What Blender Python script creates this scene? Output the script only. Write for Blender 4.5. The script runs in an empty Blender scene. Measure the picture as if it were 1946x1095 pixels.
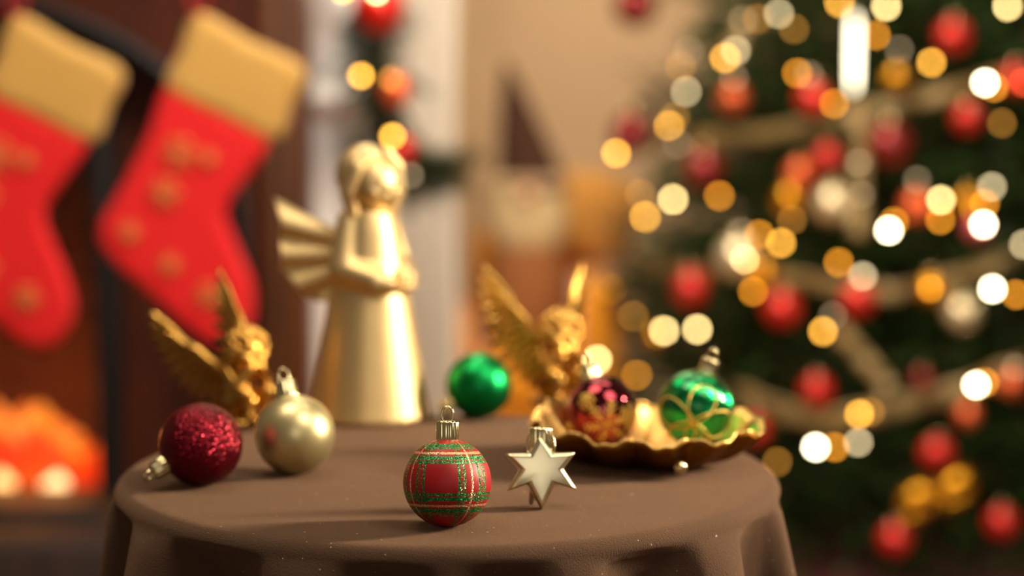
import bpy, math, random
import numpy as np
from math import sin, cos, pi, radians as R, sqrt, atan2
from mathutils import Vector, Matrix, Quaternion
random.seed(7); np.random.seed(7)
S = bpy.context.scene
C = S.collection

# ------------------------------------------------------------------ camera, world, lights, exposure
F = 3784.0                      # focal length in pixels of the 1946 frame
PITCH = math.atan(416.5 / F)
ZT = 0.72                       # table height
H = 0.312                       # camera above the table
CZ = ZT + H
cam = bpy.data.cameras.new('camera'); co = bpy.data.objects.new('camera', cam); C.objects.link(co)
co.location = (0, 0, CZ); co.rotation_euler = (pi/2 - PITCH, 0, 0)
cam.sensor_width = 36; cam.lens = F * 36 / 1946
cam.clip_start = .05; cam.clip_end = 50
cam.dof.use_dof = True; cam.dof.focus_distance = 1.348
cam.dof.aperture_fstop = 2.17; cam.dof.aperture_blades = 0
S.camera = co
S.view_settings.view_transform = 'Standard'; S.view_settings.look = 'None'
S.view_settings.gamma = 1; S.view_settings.use_curve_mapping = False
S.view_settings.exposure = 0.07
S.cycles.use_adaptive_sampling = False
S.cycles.use_denoising = True
S.cycles.max_bounces = 8
W = bpy.data.worlds.new('world'); S.world = W; W.use_nodes = True
bg = W.node_tree.nodes['Background']
bg.inputs[0].default_value = (1.0, .74, .50, 1); bg.inputs[1].default_value = .125

def area(name, loc, target, size, power, col, size_y=None):
    l = bpy.data.lights.new(name, 'AREA'); l.energy = power; l.color = col
    l.size = size
    if size_y: l.shape = 'RECTANGLE'; l.size_y = size_y
    else: l.shape = 'DISK'
    o = bpy.data.objects.new(name, l); C.objects.link(o)
    o.location = loc
    o.rotation_euler = (Vector(target) - Vector(loc)).to_track_quat('-Z', 'Y').to_euler()
    return o
WARM = (1, .82, .60)
for i, z in enumerate((.40, .54, .68)):
    area('lamp_light', (1.25, 1.62, ZT + z - .02), (0, 1.55, ZT + .05), .12, 12.5, WARM)
area('table_fill', (.85, .75, ZT + 1.7), (0, 1.7, ZT), 1.0, 19, (1, .86, .68))  # added soft overhead fill for the tabletop, no actual window
area('front_fill', (.3, -1.2, ZT + .80), (0, 1.5, ZT), 1.1, 4.6, (1, .90, .76))  # added soft light behind the camera so the star face shines
area('upper_fill', (-.5, 1.6, 2.7), (-.3, 2.6, .7), 1.0, 20, (1, .82, .60))  # added fill from above toward the stockings, no actual ceiling lamp
area('tree_fill', (.35, 2.2, 2.5), (.75, 3.7, .9), .6, 9, (1, .84, .62))  # added fill that brightens the front of the tree
area('wall_fill', (.15, 3.3, 2.6), (.0, 4.9, 1.0), .8, 40, (1, .82, .60))  # added fill that brightens the beige wall and armchair
area('pilaster_fill', (-.15, 2.5, 2.1), (-.33, 3.6, 1.1), .35, 15, (1, .93, .86))  # added fill that whitens the pilaster

# ------------------------------------------------------------------ pixel -> place
sp_, cp_ = sin(PITCH), cos(PITCH)
def ray(px, py):
    u = (px - 973) / F; v = (py - 547.5) / F
    return Vector((u, cp_ - v * sp_, -(sp_ + v * cp_)))      # per unit of axis depth
def at(px, py, Y):
    d = ray(px, py); return Vector((0, 0, CZ)) + d * (Y / d.y)
def atz(px, py, z):
    d = ray(px, py); return Vector((0, 0, CZ)) + d * ((z - CZ) / d.z)
def ball_place(px, py, r):
    d = ray(px, py); dep = H / (-d.z + r / F)
    return Vector((0, 0, CZ)) + d * dep, dep * r / F

# ------------------------------------------------------------------ materials
def lin(h):
    if isinstance(h, str):
        c = [int(h[i:i+2], 16) / 255 for i in (0, 2, 4)]
        return tuple((x / 12.92 if x <= .04045 else ((x + .055) / 1.055) ** 2.4) for x in c) + (1,)
    return tuple(h) + (1,)
class NT:
    def __init__(s, name):
        s.m = bpy.data.materials.new(name); s.m.use_nodes = True
        s.t = s.m.node_tree; s.p = s.t.nodes['Principled BSDF']
    def n(s, typ, **kw):
        o = s.t.nodes.new(typ)
        for k, v in kw.items():
            if k.startswith('_'): setattr(o, k[1:], v)
        return o
    def l(s, a, b): s.t.links.new(a, b)
    def math(s, op, a, b=None, c=None, clamp=False):
        o = s.t.nodes.new('ShaderNodeMath'); o.operation = op; o.use_clamp = clamp
        for i, x in enumerate((a, b, c)):
            if x is None: continue
            if isinstance(x, (int, float)): o.inputs[i].default_value = x
            else: s.l(x, o.inputs[i])
        return o.outputs[0]
    def mix(s, fac, a, b):
        o = s.t.nodes.new('ShaderNodeMix'); o.data_type = 'RGBA'
        if isinstance(fac, (int, float)): o.inputs[0].default_value = fac
        else: s.l(fac, o.inputs[0])
        for i, x in ((6, a), (7, b)):
            if isinstance(x, tuple): o.inputs[i].default_value = x
            else: s.l(x, o.inputs[i])
        return o.outputs[2]
    def coord(s): return s.n('ShaderNodeTexCoord').outputs['Object']
    def noise(s, scale, detail=2, vec=None):
        o = s.n('ShaderNodeTexNoise'); o.inputs['Scale'].default_value = scale; o.inputs['Detail'].default_value = detail
        s.l(vec or s.coord(), o.inputs['Vector']); return o
    def bump(s, h, strength, dist=.001, into=True):
        o = s.n('ShaderNodeBump'); o.inputs['Strength'].default_value = strength; o.inputs['Distance'].default_value = dist
        s.l(h, o.inputs['Height'])
        if into: s.l(o.outputs[0], s.p.inputs['Normal'])
        return o.outputs[0]
    def glitter(s, scale, strength, into=True):
        v = s.n('ShaderNodeTexVoronoi'); v.inputs['Scale'].default_value = scale; s.l(s.coord(), v.inputs['Vector'])
        a = s.n('ShaderNodeVectorMath', _operation='SUBTRACT'); s.l(v.outputs['Color'], a.inputs[0]); a.inputs[1].default_value = (.5, .5, .5)
        b = s.n('ShaderNodeVectorMath', _operation='SCALE'); s.l(a.outputs[0], b.inputs[0]); b.inputs['Scale'].default_value = strength
        g = s.n('ShaderNodeNewGeometry')
        c = s.n('ShaderNodeVectorMath', _operation='ADD'); s.l(b.outputs[0], c.inputs[0]); s.l(g.outputs['Normal'], c.inputs[1])
        d = s.n('ShaderNodeVectorMath', _operation='NORMALIZE'); s.l(c.outputs[0], d.inputs[0])
        if into: s.l(d.outputs[0], s.p.inputs['Normal'])
        return d.outputs[0], v.outputs['Color']
def mat(name, col, rough=.5, metal=0, bump=None, sheen=0, coat=0, var=None, glit=None, emit=None, es=0, spec=None):
    m = NT(name); p = m.p
    p.inputs['Base Color'].default_value = lin(col); p.inputs['Roughness'].default_value = rough
    p.inputs['Metallic'].default_value = metal
    if spec is not None: p.inputs['Specular IOR Level'].default_value = spec
    if sheen: p.inputs['Sheen Weight'].default_value = sheen; p.inputs['Sheen Roughness'].default_value = .4
    if coat: p.inputs['Coat Weight'].default_value = coat; p.inputs['Coat Roughness'].default_value = .05
    if var:
        n = m.noise(var[1], 3); m.l(m.mix(n.outputs[0], lin(col), lin(var[0])), p.inputs['Base Color'])
    if bump: m.bump(m.noise(bump[0], 3).outputs[0], bump[1], bump[2] if len(bump) > 2 else .001)
    if glit: m.glitter(*glit)
    if emit: p.inputs['Emission Color'].default_value = lin(emit); p.inputs['Emission Strength'].default_value = es
    return m.m

M = {}
M['champagne'] = mat('champagne_metal', 'dcc890', .16, 1)
M['cap_gold'] = mat('cap_gold', 'ecdfae', .13, 1)
M['gold_satin'] = mat('gold_satin', 'dcb468', .33, 1, bump=(60, .25, .002))
M['angel'] = mat('angel_gold', 'f2d8a0', .48, 1, bump=(45, .12, .003), var=('e8cc94', 30))
M['cherub'] = mat('cherub_gold', 'ecc068', .27, 1, bump=(350, .35, .001), var=('b88430', 120))
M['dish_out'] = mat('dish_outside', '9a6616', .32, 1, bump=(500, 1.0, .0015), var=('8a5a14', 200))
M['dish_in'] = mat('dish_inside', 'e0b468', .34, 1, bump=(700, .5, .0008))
M['green_satin'] = mat('green_satin', '15934a', .36, 1, bump=(1500, .15, .0003))
M['maroon_gloss'] = mat('maroon_gloss', '7a0c20', .10, 1, coat=.6)
M['gold_glitter'] = mat('gold_glitter', 'e8c060', .35, .85, glit=(1600, 1.1))
M['tree_red'] = mat('bauble_red', 'd21a0e', .3, .35, coat=.5)
M['tree_darkred'] = mat('bauble_dark_red', '86080a', .25, .5, coat=.5)
M['tree_orange'] = mat('bauble_copper', 'e86a3a', .3, .6)
M['tree_gold'] = mat('bauble_gold', 'd99a28', .28, 1)
M['tree_champ'] = mat('bauble_champagne', 'ecdcb4', .3, .7)
M['tree_pink'] = mat('bauble_pink', 'c85a62', .3, .5)
M['needles'] = mat('fir_needles', '2c4814', .65, var=('182e0c', 8), spec=.2)
M['bark'] = mat('bark', '3a2414', .9)
M['ribbon'] = mat('champagne_ribbon', '8c7548', .4, .25, bump=(300, .4, .001))
M['wood'] = None
M['red_felt'] = mat('red_felt', 'd6080e', .8, sheen=.08, bump=(250, .5, .002))
M['loop_red'] = mat('red_ribbon', '9a0810', .6)
M['cuff'] = mat('cuff_fabric', 'c69c4c', .7, sheen=.4, bump=(180, .6, .003), var=('b98c42', 25))
M['embroid'] = mat('embroidery', 'd87a3c', .5, .2)
M['black_metal'] = mat('black_iron', '0a0807', .6, .1)
M['white_paint'] = mat('white_paint', 'ece8e2', .5)
M['curtain'] = mat('curtain_fabric', 'd6cdbf', .85, sheen=.2)
M['wallpaint'] = mat('beige_wall', 'c6a680', .85, bump=(20, .1, .002))
M['amber'] = mat('amber_fabric', 'e8960f', .85, sheen=.4, bump=(300, .5, .002))
M['amber_l'] = mat('amber_cushion', 'c88c3c', .85, sheen=.4, bump=(300, .5, .002))
M['brown_felt'] = mat('brown_felt', '3c1c04', .9, bump=(200, .5, .002))
M['grey_felt'] = mat('taupe_felt', 'a08468', .9)
M['beard'] = mat('beard_wool', 'ccb486', .95, bump=(90, 1, .006))
M['skin_felt'] = mat('nose_felt', 'd8a078', .8)
M['gnome_body'] = mat('gnome_coat', '8a5428', .9)
M['brick'] = mat('firebox_brick', '4a2010', .9, bump=(60, .6, .004), var=('32140a', 12))
M['skirt'] = mat('tree_skirt', '5a0a0c', .9, sheen=.3)
M['log'] = mat('charred_log', '1c0e08', .9, bump=(60, 1, .006))
M['wire'] = mat('wire_green', '15200e', .5)
M['brass_knob'] = mat('pewter', 'a8a090', .3, 1)

def wood(name, a, b, rough, sc=(3, 3, .4)):
    m = NT(name)
    mp = m.n('ShaderNodeMapping'); m.l(m.coord(), mp.inputs[0]); mp.inputs['Scale'].default_value = sc
    n = m.noise(14, 6, mp.outputs[0]); r = m.n('ShaderNodeValToRGB'); m.l(n.outputs[0], r.inputs[0])
    r.color_ramp.elements[0].position = .35; r.color_ramp.elements[0].color = lin(a)
    r.color_ramp.elements[1].position = .65; r.color_ramp.elements[1].color = lin(b)
    m.l(r.outputs[0], m.p.inputs['Base Color']); m.p.inputs['Roughness'].default_value = rough
    m.bump(n.outputs[0], .15, .002); return m.m
M['wood'] = wood('dark_red_wood', '341204', '501e08', .42)
M['wood_lt'] = wood('brown_wood', '46240a', '603410', .45)
M['hearth'] = wood('hearth_wood', '1c0e08', '2c180e', .6)
M['floor'] = wood('floor_wood', '4a2a1a', '6a4028', .5, (3, .3, 3))

# brown plush cloth
m = NT('brown_plush'); tc = m.coord()
n1 = m.noise(9, 4, tc); n2 = m.noise(900, 2, tc); n3 = m.noise(2600, 1, tc)
c1 = m.mix(n1.outputs[0], lin('503d2e'), lin('654c3b'))
c2 = m.mix(m.math('MULTIPLY', n2.outputs[0], .8), c1, lin('4a392d'))
sp = m.math('GREATER_THAN', m.noise(420, 0, tc).outputs[0], .865)
m.l(m.mix(sp, c2, lin('c8b090')), m.p.inputs['Base Color'])
m.p.inputs['Roughness'].default_value = .95; m.p.inputs['Specular IOR Level'].default_value = .1
m.p.inputs['Sheen Weight'].default_value = .55; m.p.inputs['Sheen Roughness'].default_value = .35
m.p.inputs['Sheen Tint'].default_value = lin('c8a080')
m.bump(m.math('ADD', m.math('MULTIPLY', n1.outputs[0], 3.0), m.math('ADD', n2.outputs[0], m.math('MULTIPLY', n3.outputs[0], .5))), .6, .0014)
M['plush'] = m.m

# matte gold ball with dark specks
m = NT('matte_gold_paint')
v = m.noise(330, 1)
sp = m.math('GREATER_THAN', v.outputs[0], .75)
m.l(m.mix(sp, lin('dacd9a'), lin('4a3a1c')), m.p.inputs['Base Color'])
m.p.inputs['Roughness'].default_value = .38; m.p.inputs['Metallic'].default_value = .9
M['gold_matte'] = m.m

# red glitter
m = NT('red_glitter'); nn, vc = m.glitter(1700, .95)
m.p.inputs['Roughness'].default_value = .22; m.p.inputs['Metallic'].default_value = .8
sx = m.n('ShaderNodeSeparateColor'); m.l(vc, sx.inputs[0])
m.l(m.mix(sx.outputs[0], lin('340209'), lin('901026')), m.p.inputs['Base Color'])
M['red_glitter'] = m.m

# ribbed green chrome
m = NT('ribbed_green'); tc = m.coord(); sx = m.n('ShaderNodeSeparateXYZ'); m.l(tc, sx.inputs[0])
an = m.math('ARCTAN2', sx.outputs[1], sx.outputs[0])
m.bump(m.math('SINE', m.math('MULTIPLY', an, 90)), .35, .0006)
m.p.inputs['Base Color'].default_value = lin('0aa055'); m.p.inputs['Metallic'].default_value = 1
m.p.inputs['Roughness'].default_value = .2; m.p.inputs['Coat Weight'].default_value = .5; m.p.inputs['Coat Roughness'].default_value = .03
M['ribbed_green'] = m.m

# tartan ball, stripes in longitude / latitude around local Z
def tartan():
    m = NT('tartan_paint'); tc = m.coord(); sx = m.n('ShaderNodeSeparateXYZ'); m.l(tc, sx.inputs[0])
    nz = m.noise(900, 1, tc)
    wob = m.math('MULTIPLY', m.math('SUBTRACT', nz.outputs[0], .5), 1.4)
    ln = m.math('MULTIPLY', m.math('ARCTAN2', sx.outputs[0], m.math('MULTIPLY', sx.outputs[1], -1)), 180 / pi)
    ln = m.math('ADD', ln, wob)
    leng = m.n('ShaderNodeVectorMath', _operation='LENGTH'); m.l(tc, leng.inputs[0])
    la = m.math('MULTIPLY', m.math('ARCSINE', m.math('DIVIDE', sx.outputs[2], leng.outputs['Value'])), 180 / pi)
    la = m.math('ADD', la, wob)
    u = m.math('MODULO', m.math('ADD', ln, 360 + 54), 90)        # copper at 0
    def line(x, c, w):
        return m.math('LESS_THAN', m.math('ABSOLUTE', m.math('SUBTRACT', x, c)), w)
    def mx(lst):
        r = lst[0]
        for q in lst[1:]: r = m.math('MAXIMUM', r, q)
        return r
    copper = mx([line(u, 0.5, 1.5), line(u, 89.9, 1.0), line(la, 43, 2.0), line(la, -29, 1.7)])
    green = mx([line(u, 12.5, 1.35), line(u, 24, 1.35), line(u, 71.5, 1.35), line(u, 79.5, 1.2),
                line(la, 35.5, 2.4), line(la, 29, 1.5), line(la, -13, 1.6), line(la, -19.5, 2.6),
                line(la, -36.5, 3.2), line(la, 58, 3.4), line(la, 51.5, 1.2), line(la, -45, 1.2)])
    band = m.math('MULTIPLY', mx([line(u, 18, 7), line(u, 75.5, 5), line(la, 32, 5), line(la, -17, 5), line(la, -39, 6), line(la, 56, 6)]),
                  m.math('GREATER_THAN', m.noise(1100, 1, tc).outputs[0], .57))
    green = m.math('MAXIMUM', green, band)
    vo = m.n('ShaderNodeTexVoronoi'); vo.inputs['Scale'].default_value = 2400; m.l(tc, vo.inputs['Vector'])
    sc = m.n('ShaderNodeSeparateColor'); m.l(vo.outputs['Color'], sc.inputs[0])
    gcol = m.mix(sc.outputs[0], lin('054c22'), lin('1fa050'))
    gcol = m.mix(m.math('GREATER_THAN', sc.outputs[1], .93), gcol, lin('d8e8b0'))
    ccol = m.mix(sc.outputs[2], lin('c07850'), lin('ffd8a8'))
    col = m.mix(green, lin('a4060e'), gcol); col = m.mix(copper, col, ccol)
    m.l(col, m.p.inputs['Base Color'])
    any_ = m.math('MAXIMUM', copper, green)
    m.l(m.math('MULTIPLY', any_, .6), m.p.inputs['Metallic'])
    m.l(m.math('SUBTRACT', .46, m.math('MULTIPLY', any_, .12)), m.p.inputs['Roughness'])
    gn, _ = m.glitter(2400, .9, into=False)
    bn = m.bump(any_, .8, .0006, into=False)
    mixn = m.n('ShaderNodeMix'); mixn.data_type = 'VECTOR'
    m.l(any_, mixn.inputs[0]); m.l(bn, mixn.inputs[4]); m.l(gn, mixn.inputs[5])
    m.l(mixn.outputs[1], m.p.inputs['Normal'])
    return m.m
M['tartan'] = tartan()

# fire materials
def firemat(name, a, b, s, scale=14):
    m = NT(name); n = m.noise(scale, 3); r = m.n('ShaderNodeValToRGB'); m.l(n.outputs[0], r.inputs[0])
    r.color_ramp.elements[0].position = .4; r.color_ramp.elements[0].color = lin(a)
    r.color_ramp.elements[1].position = .62; r.color_ramp.elements[1].color = lin(b)
    m.l(r.outputs[0], m.p.inputs['Emission Color']); m.p.inputs['Emission Strength'].default_value = s
    m.p.inputs['Base Color'].default_value = lin('200804'); return m.m
M['ember'] = firemat('glowing_coal', 'e81c05', 'ff5a16', 1.15)
M['flame_red'] = firemat('flame_red', 'ff3c08', 'ff7420', 1.2)
M['flame_or'] = firemat('flame_orange', 'ff7a1c', 'ff9a30', 1.3)
M['flame_ye'] = firemat('flame_yellow', 'ffac58', 'ffd090', 3.0)
def glow(name, c, s): return mat(name, '101010', .5, emit=c, es=s)
GL = {
 'w': glow('bulb_white', (1, .86, .55), 62), 'p': glow('bulb_pale', (1, .72, .27), 34),
 'g': glow('bulb_gold', (1, .46, .05), 26), 'a': glow('bulb_amber', (1, .36, .02), 16),
 'd': glow('bulb_dim', (1, .42, .05), 6), 'c': glow('bulb_cream', (1, .78, .42), 13),
 'r': glow('bulb_red', (1, .10, .03), 16), 'e': glow('bulb_faint', (1, .7, .4), 3.2)}

# ------------------------------------------------------------------ mesh collector
class MB:
    def __init__(s): s.v = []; s.f = []
    def add(s, vs, fs):
        n = len(s.v); s.v += [tuple(x) for x in vs]; s.f += [tuple(i + n for i in f) for f in fs]; return s
    def box(s, c, d, rot=None, taper=1):
        vs = []
        for z in (-.5, .5):
            k = taper if z > 0 else 1
            for x, y in ((-.5, -.5), (.5, -.5), (.5, .5), (-.5, .5)):
                p = Vector((x * d[0] * k, y * d[1] * k, z * d[2]))
                if rot is not None: p = rot @ p
                vs.append(Vector(c) + p)
        return s.add(vs, [(3, 2, 1, 0), (4, 5, 6, 7), (0, 1, 5, 4), (1, 2, 6, 5), (2, 3, 7, 6), (3, 0, 4, 7)])
    def ell(s, c, r, rot=None, seg=16, ring=10):
        if isinstance(r, (int, float)): r = (r, r, r)
        c = Vector(c); vs = [Vector((0, 0, 1))]
        for i in range(1, ring):
            a = pi * i / ring
            for j in range(seg):
                b = 2 * pi * j / seg; vs.append(Vector((sin(a) * cos(b), sin(a) * sin(b), cos(a))))
        vs.append(Vector((0, 0, -1)))
        out = []
        for p in vs:
            q = Vector((p.x * r[0], p.y * r[1], p.z * r[2]))
            if rot is not None: q = rot @ q
            out.append(c + q)
        fs = []
        for j in range(seg): fs.append((0, 1 + j, 1 + (j + 1) % seg))
        for i in range(ring - 2):
            for j in range(seg):
                a = 1 + i * seg + j; b = 1 + i * seg + (j + 1) % seg
                fs.append((a, a + seg, b + seg, b))
        L = len(vs) - 1; o = 1 + (ring - 2) * seg
        for j in range(seg): fs.append((o + j, L, o + (j + 1) % seg))
        return s.add(out, fs)
    def tube(s, pts, rad, seg=8, closed=False, flat=1):
        pts = [Vector(p) for p in pts]; n = len(pts)
        if isinstance(rad, (int, float)): rad = [rad] * n
        vs = []; up = None
        for i, p in enumerate(pts):
            a = pts[(i - 1) % n] if (closed or i > 0) else p
            b = pts[(i + 1) % n] if (closed or i < n - 1) else p
            t = (b - a).normalized()
            if up is None:
                up = Vector((0, 0, 1)) if abs(t.z) < .9 else Vector((1, 0, 0))
            x = t.cross(up)
            if x.length < 1e-6: x = t.cross(Vector((1, .3, 0)))
            x.normalize(); y = x.cross(t).normalized(); up = y
            for j in range(seg):
                w = 2 * pi * j / seg; vs.append(p + x * cos(w) * rad[i] + y * sin(w) * rad[i] * flat)
        fs = []
        for i in range(n if closed else n - 1):
            for j in range(seg):
                a = i * seg + j; b = i * seg + (j + 1) % seg; k = ((i + 1) % n) * seg
                fs.append((a, b, k + (j + 1) % seg, k + j))
        if not closed:
            fs.append(tuple(range(seg))[::-1]); fs.append(tuple((n - 1) * seg + j for j in range(seg)))
        return s.add(vs, fs)
    def caps(s, a, b, r1, r2, seg=12):       # tapered limb with round ends
        a = Vector(a); b = Vector(b); t = (b - a).normalized(); pts = []; rad = []
        for k in (1.0, .8, .5, .2): pts.append(a - t * r1 * sin(pi / 2 * k) ); rad.append(max(r1 * cos(pi / 2 * k), r1 * .05))
        pts.append(a); rad.append(r1); pts.append(b); rad.append(r2)
        for k in (.2, .5, .8, 1.0): pts.append(b + t * r2 * sin(pi / 2 * k)); rad.append(max(r2 * cos(pi / 2 * k), r2 * .05))
        return s.tube(pts, rad, seg)
    def lathe(s, prof, seg=32, c=(0, 0, 0), fn=None):
        vs = []; fs = []; c = Vector(c)
        for r, z in prof:
            for j in range(seg):
                a = 2 * pi * j / seg; k = fn(a, r, z) if fn else 1
                vs.append(c + Vector((r * k * cos(a), r * k * sin(a), z)))
        for i in range(len(prof) - 1):
            for j in range(seg):
                a = i * seg + j; b = i * seg + (j + 1) % seg; fs.append((a, b, b + seg, a + seg))
        if prof[0][0] > 1e-6: fs.append(tuple(range(seg))[::-1])
        if prof[-1][0] > 1e-6: fs.append(tuple((len(prof) - 1) * seg + j for j in range(seg)))
        return s.add(vs, fs)
    def prism(s, poly, y0, y1):              # polygon in XZ, extruded along Y
        n = len(poly)
        vs = [(x, y0, z) for x, z in poly] + [(x, y1, z) for x, z in poly]
        fs = [tuple(range(n)), tuple(range(2 * n - 1, n - 1, -1))]
        for i in range(n): j = (i + 1) % n; fs.append((i, i + n, j + n, j))
        return s.add(vs, fs)
    def xf(s, mtx):
        s.v = [tuple(mtx @ Vector(p)) for p in s.v]; return s
    def mesh(s, name='mesh', smooth=True):
        me = bpy.data.meshes.new(name); me.from_pydata(s.v, [], s.f); me.update()
        me.polygons.foreach_set('use_smooth', [smooth] * len(me.polygons)); return me

def link(name, me, m, parent=None):
    o = bpy.data.objects.new(name, me); C.objects.link(o)
    if m is not None and not me.materials: me.materials.append(m)
    if parent: o.parent = parent
    return o
def tag(o, label=None, cat=None, group=None, kind=None):
    if label: o['label'] = label
    if cat: o['category'] = cat
    if group: o['group'] = group
    if kind: o['kind'] = kind
    return o
def empty(name, loc, label, cat, group=None, rz=0):
    o = bpy.data.objects.new(name, None); C.objects.link(o); o.location = loc; o.rotation_euler = (0, 0, rz)
    o.empty_display_size = .02
    return tag(o, label, cat, group)
def mods(mb, specs, smooth=True):
    me = mb.mesh('tmp', smooth) if isinstance(mb, MB) else mb
    o = bpy.data.objects.new('tmp', me); C.objects.link(o)
    for typ, kw in specs:
        md = o.modifiers.new('m', typ)
        for k, v in kw.items(): setattr(md, k, v)
    dg = bpy.context.evaluated_depsgraph_get()
    out = bpy.data.meshes.new_from_object(o.evaluated_get(dg))
    bpy.data.objects.remove(o); out.polygons.foreach_set('use_smooth', [smooth] * len(out.polygons)); return out
def fuse(mb, vox, it=3):
    return mods(mb, [('REMESH', dict(mode='VOXEL', voxel_size=vox)), ('SMOOTH', dict(iterations=it, factor=.5))])
def bevel(mb, w, seg=2, ang=30):
    return mods(mb, [('BEVEL', dict(width=w, segments=seg, limit_method='ANGLE', angle_limit=R(ang)))])
def copy_tree(o, parent=None):
    c = o.copy(); C.objects.link(c)
    if parent: c.parent = parent
    for ch in [x for x in o.children]: copy_tree(ch, c)
    return c

# ------------------------------------------------------------------ setting
def struct(name, mb, m, smooth=False):
    o = link(name, mb.mesh(name, smooth) if isinstance(mb, MB) else mb, m); o['kind'] = 'structure'; return o
YW = 4.95
YF = 3.12            # fireplace front plane
xr = at(587, 500, YF).x
struct('floor', MB().box((0, 2.4, -.02), (6.4, 6, .04)), M['floor'])
struct('wall_back', MB().box((0, YW + .05, 1.35), (6.4, .1, 2.78)), M['wallpaint'])
struct('baseboard_back', MB().box((0, YW - .01, .06), (6.4, .025, .12)), M['white_paint'])

# fireplace --------------------------------------------------------
fp = empty('fireplace', (xr - .6, YF, 0), 'dark red-brown wooden fireplace with a wide arch behind the stockings', 'fireplace')
fx = fp.location
def fpart(name, mb, m, smooth=False, parent=None):
    me = mb if not isinstance(mb, MB) else mb.mesh(name, smooth)
    o = link(name, me, m, parent or fp)
    if parent is None: o.location = -Vector(fx)
    return o
ac = at(-100, 430, YF); aw = 560 / F * YF; ah = 430 / F * YF
# front panel with elliptical arch opening
poly = [(ac.x + aw, 0.0)]
arch = []
for i in range(33):
    a = pi * i / 32; arch.append((ac.x + aw * cos(a), ac.z + ah * sin(a)))
xl = ac.x - aw - .12
topz = 1.38
outer = [(ac.x + aw, 0.0)] + arch + [(ac.x - aw, 0)]
mb = MB()
# strip quads between arch and rectangular border
n = len(arch)
fr = []
for i, (x, z) in enumerate(arch):
    fr.append((x, z))
def col(y0, y1):
    vs = []; fs = []
    pts = [(ac.x + aw, .0)] + arch + [(ac.x - aw, .0)]
    bor = []
    for (x, z) in pts:
        bor.append((x, z))
    for (x, z) in pts: vs += [(x, y0, z), (x, y1, z)]
    m0 = len(vs)
    for k, (x, z) in enumerate(pts):
        if k == 0: b = (xr, 0.)
        elif k == len(pts) - 1: b = (xl, 0.)
        else:
            t = (k - 1) / (len(pts) - 3)
            if t < .18: b = (xr, ac.z + (topz - ac.z) * t / .18)
            elif t > .82: b = (xl, ac.z + (topz - ac.z) * (1 - t) / .18)
            else: b = (xr + (xl - xr) * (t - .18) / .64, topz)
        vs += [(b[0], y0, b[1]), (b[0], y1, b[1])]
    for k in range(len(pts) - 1):
        a, b = 2 * k, 2 * k + 2
        fs += [(a, b, m0 + b, m0 + a), (a + 1, m0 + a + 1, m0 + b + 1, b + 1), (a, a + 1, b + 1, b), (m0 + a, m0 + b, m0 + b + 1, m0 + a + 1)]
    return MB().add(vs, fs)
fpart('surround', col(YF, YF + .10), M['wood'])
# arch moulding
pts = [(ac.x + aw + .004, YF - .006, 0)] + [(x, YF - .006, z) for x, z in [(ac.x + (aw + .004) * cos(pi * i / 48), ac.z + (ah + .004) * sin(pi * i / 48)) for i in range(49)]] + [(ac.x - aw - .004, YF - .006, 0)]
tag(fpart('arch_moulding', MB().tube(pts, .012, 8), M['black_metal'], True), 'dark polished bead around the arch')
# fluted upper boards right of the arch
for (a, b) in ((500, 532), (540, 572)):
    p0 = at(a, 0, YF); p1 = at(b, 0, YF)
    fpart('pilaster_panel', bevel(MB().box(((p0.x + p1.x) / 2, YF - .008, .62), (p1.x - p0.x, .016, 1.14)), .005), M['wood_lt'])
fpart('frieze_board', bevel(MB().box(((xr + xl) / 2, YF - .006, 1.28), (xr - xl, .03, .16)), .006), M['wood_lt'])
fpart('mantel_shelf', bevel(MB().box(((xr + xl) / 2 + .0, YF - .04, 1.405), (xr - xl + .06, .28, .05)), .008), M['wood'])
# recessed back panel with the firebox hole : right part, top part
jx = at(218, 700, YF + .1).x
zt = at(100, 330, YF + .1).z
fpart('inner_panel', MB().box(((jx + ac.x + aw) / 2 + .02, YF + .13, .7), (ac.x + aw - jx + .04, .06, 1.4)), M['wood'])
fpart('inner_panel', MB().box(((jx + xl) / 2, YF + .13, (zt + 1.4) / 2), (jx - xl, .06, 1.4 - zt)), M['black_metal'])
fpart('iron_frame', bevel(MB().box((jx, YF + .06, .68), (.028, .10, 1.36)), .004), M['black_metal'])
zf1, zf0 = at(100, 962, YF - .16).z, at(100, 1016, YF - .16).z
fpart('fender', bevel(MB().box(((jx + xl) / 2 + .015, YF - .16, (zf1 + zf0) / 2), (jx - xl + .03, .03, zf1 - zf0)), .005), M['black_metal'])
# firebox bricks: back wall, courses laid one by one
zb = at(100, 968, YF - .02).z
fpart('firebox_floor', MB().box(((jx + xl) / 2, YF + .22, zb - .02), (jx - xl, .36, .04)), M['black_metal'])
fpart('hearth_plinth', bevel(MB().box(((jx + xl) / 2 + .02, YF - .06, (zb - .03) / 2 + .05), (jx - xl + .04, .16, zb - .13)), .006), M['black_metal'])
zst = at(100, 1022, YF - .3).z
fpart('hearth_step', bevel(MB().box(((xr + xl) / 2, YF - .14, zst / 2), (xr - xl + .06, .40, zst)), .006), M['hearth'])
fpart('firebox_wall', MB().box(((jx + xl) / 2, YF + .44, .68), (jx - xl, .03, 1.36)), M['brick'])
brick_me = bevel(MB().box((0, 0, 0), (.093, .014, .034)), .003, 1)
k = 0
for r_ in range(14):
    for c_ in range(4):
        x = jx - .06 - c_ * .1 - (r_ % 2) * .05
        o = link('brick', brick_me, M['brick'], fp); o.location = Vector((x, YF + .42 + random.uniform(-.002, .002), zb + .02 + r_ * .04)) - Vector(fx)

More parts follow.
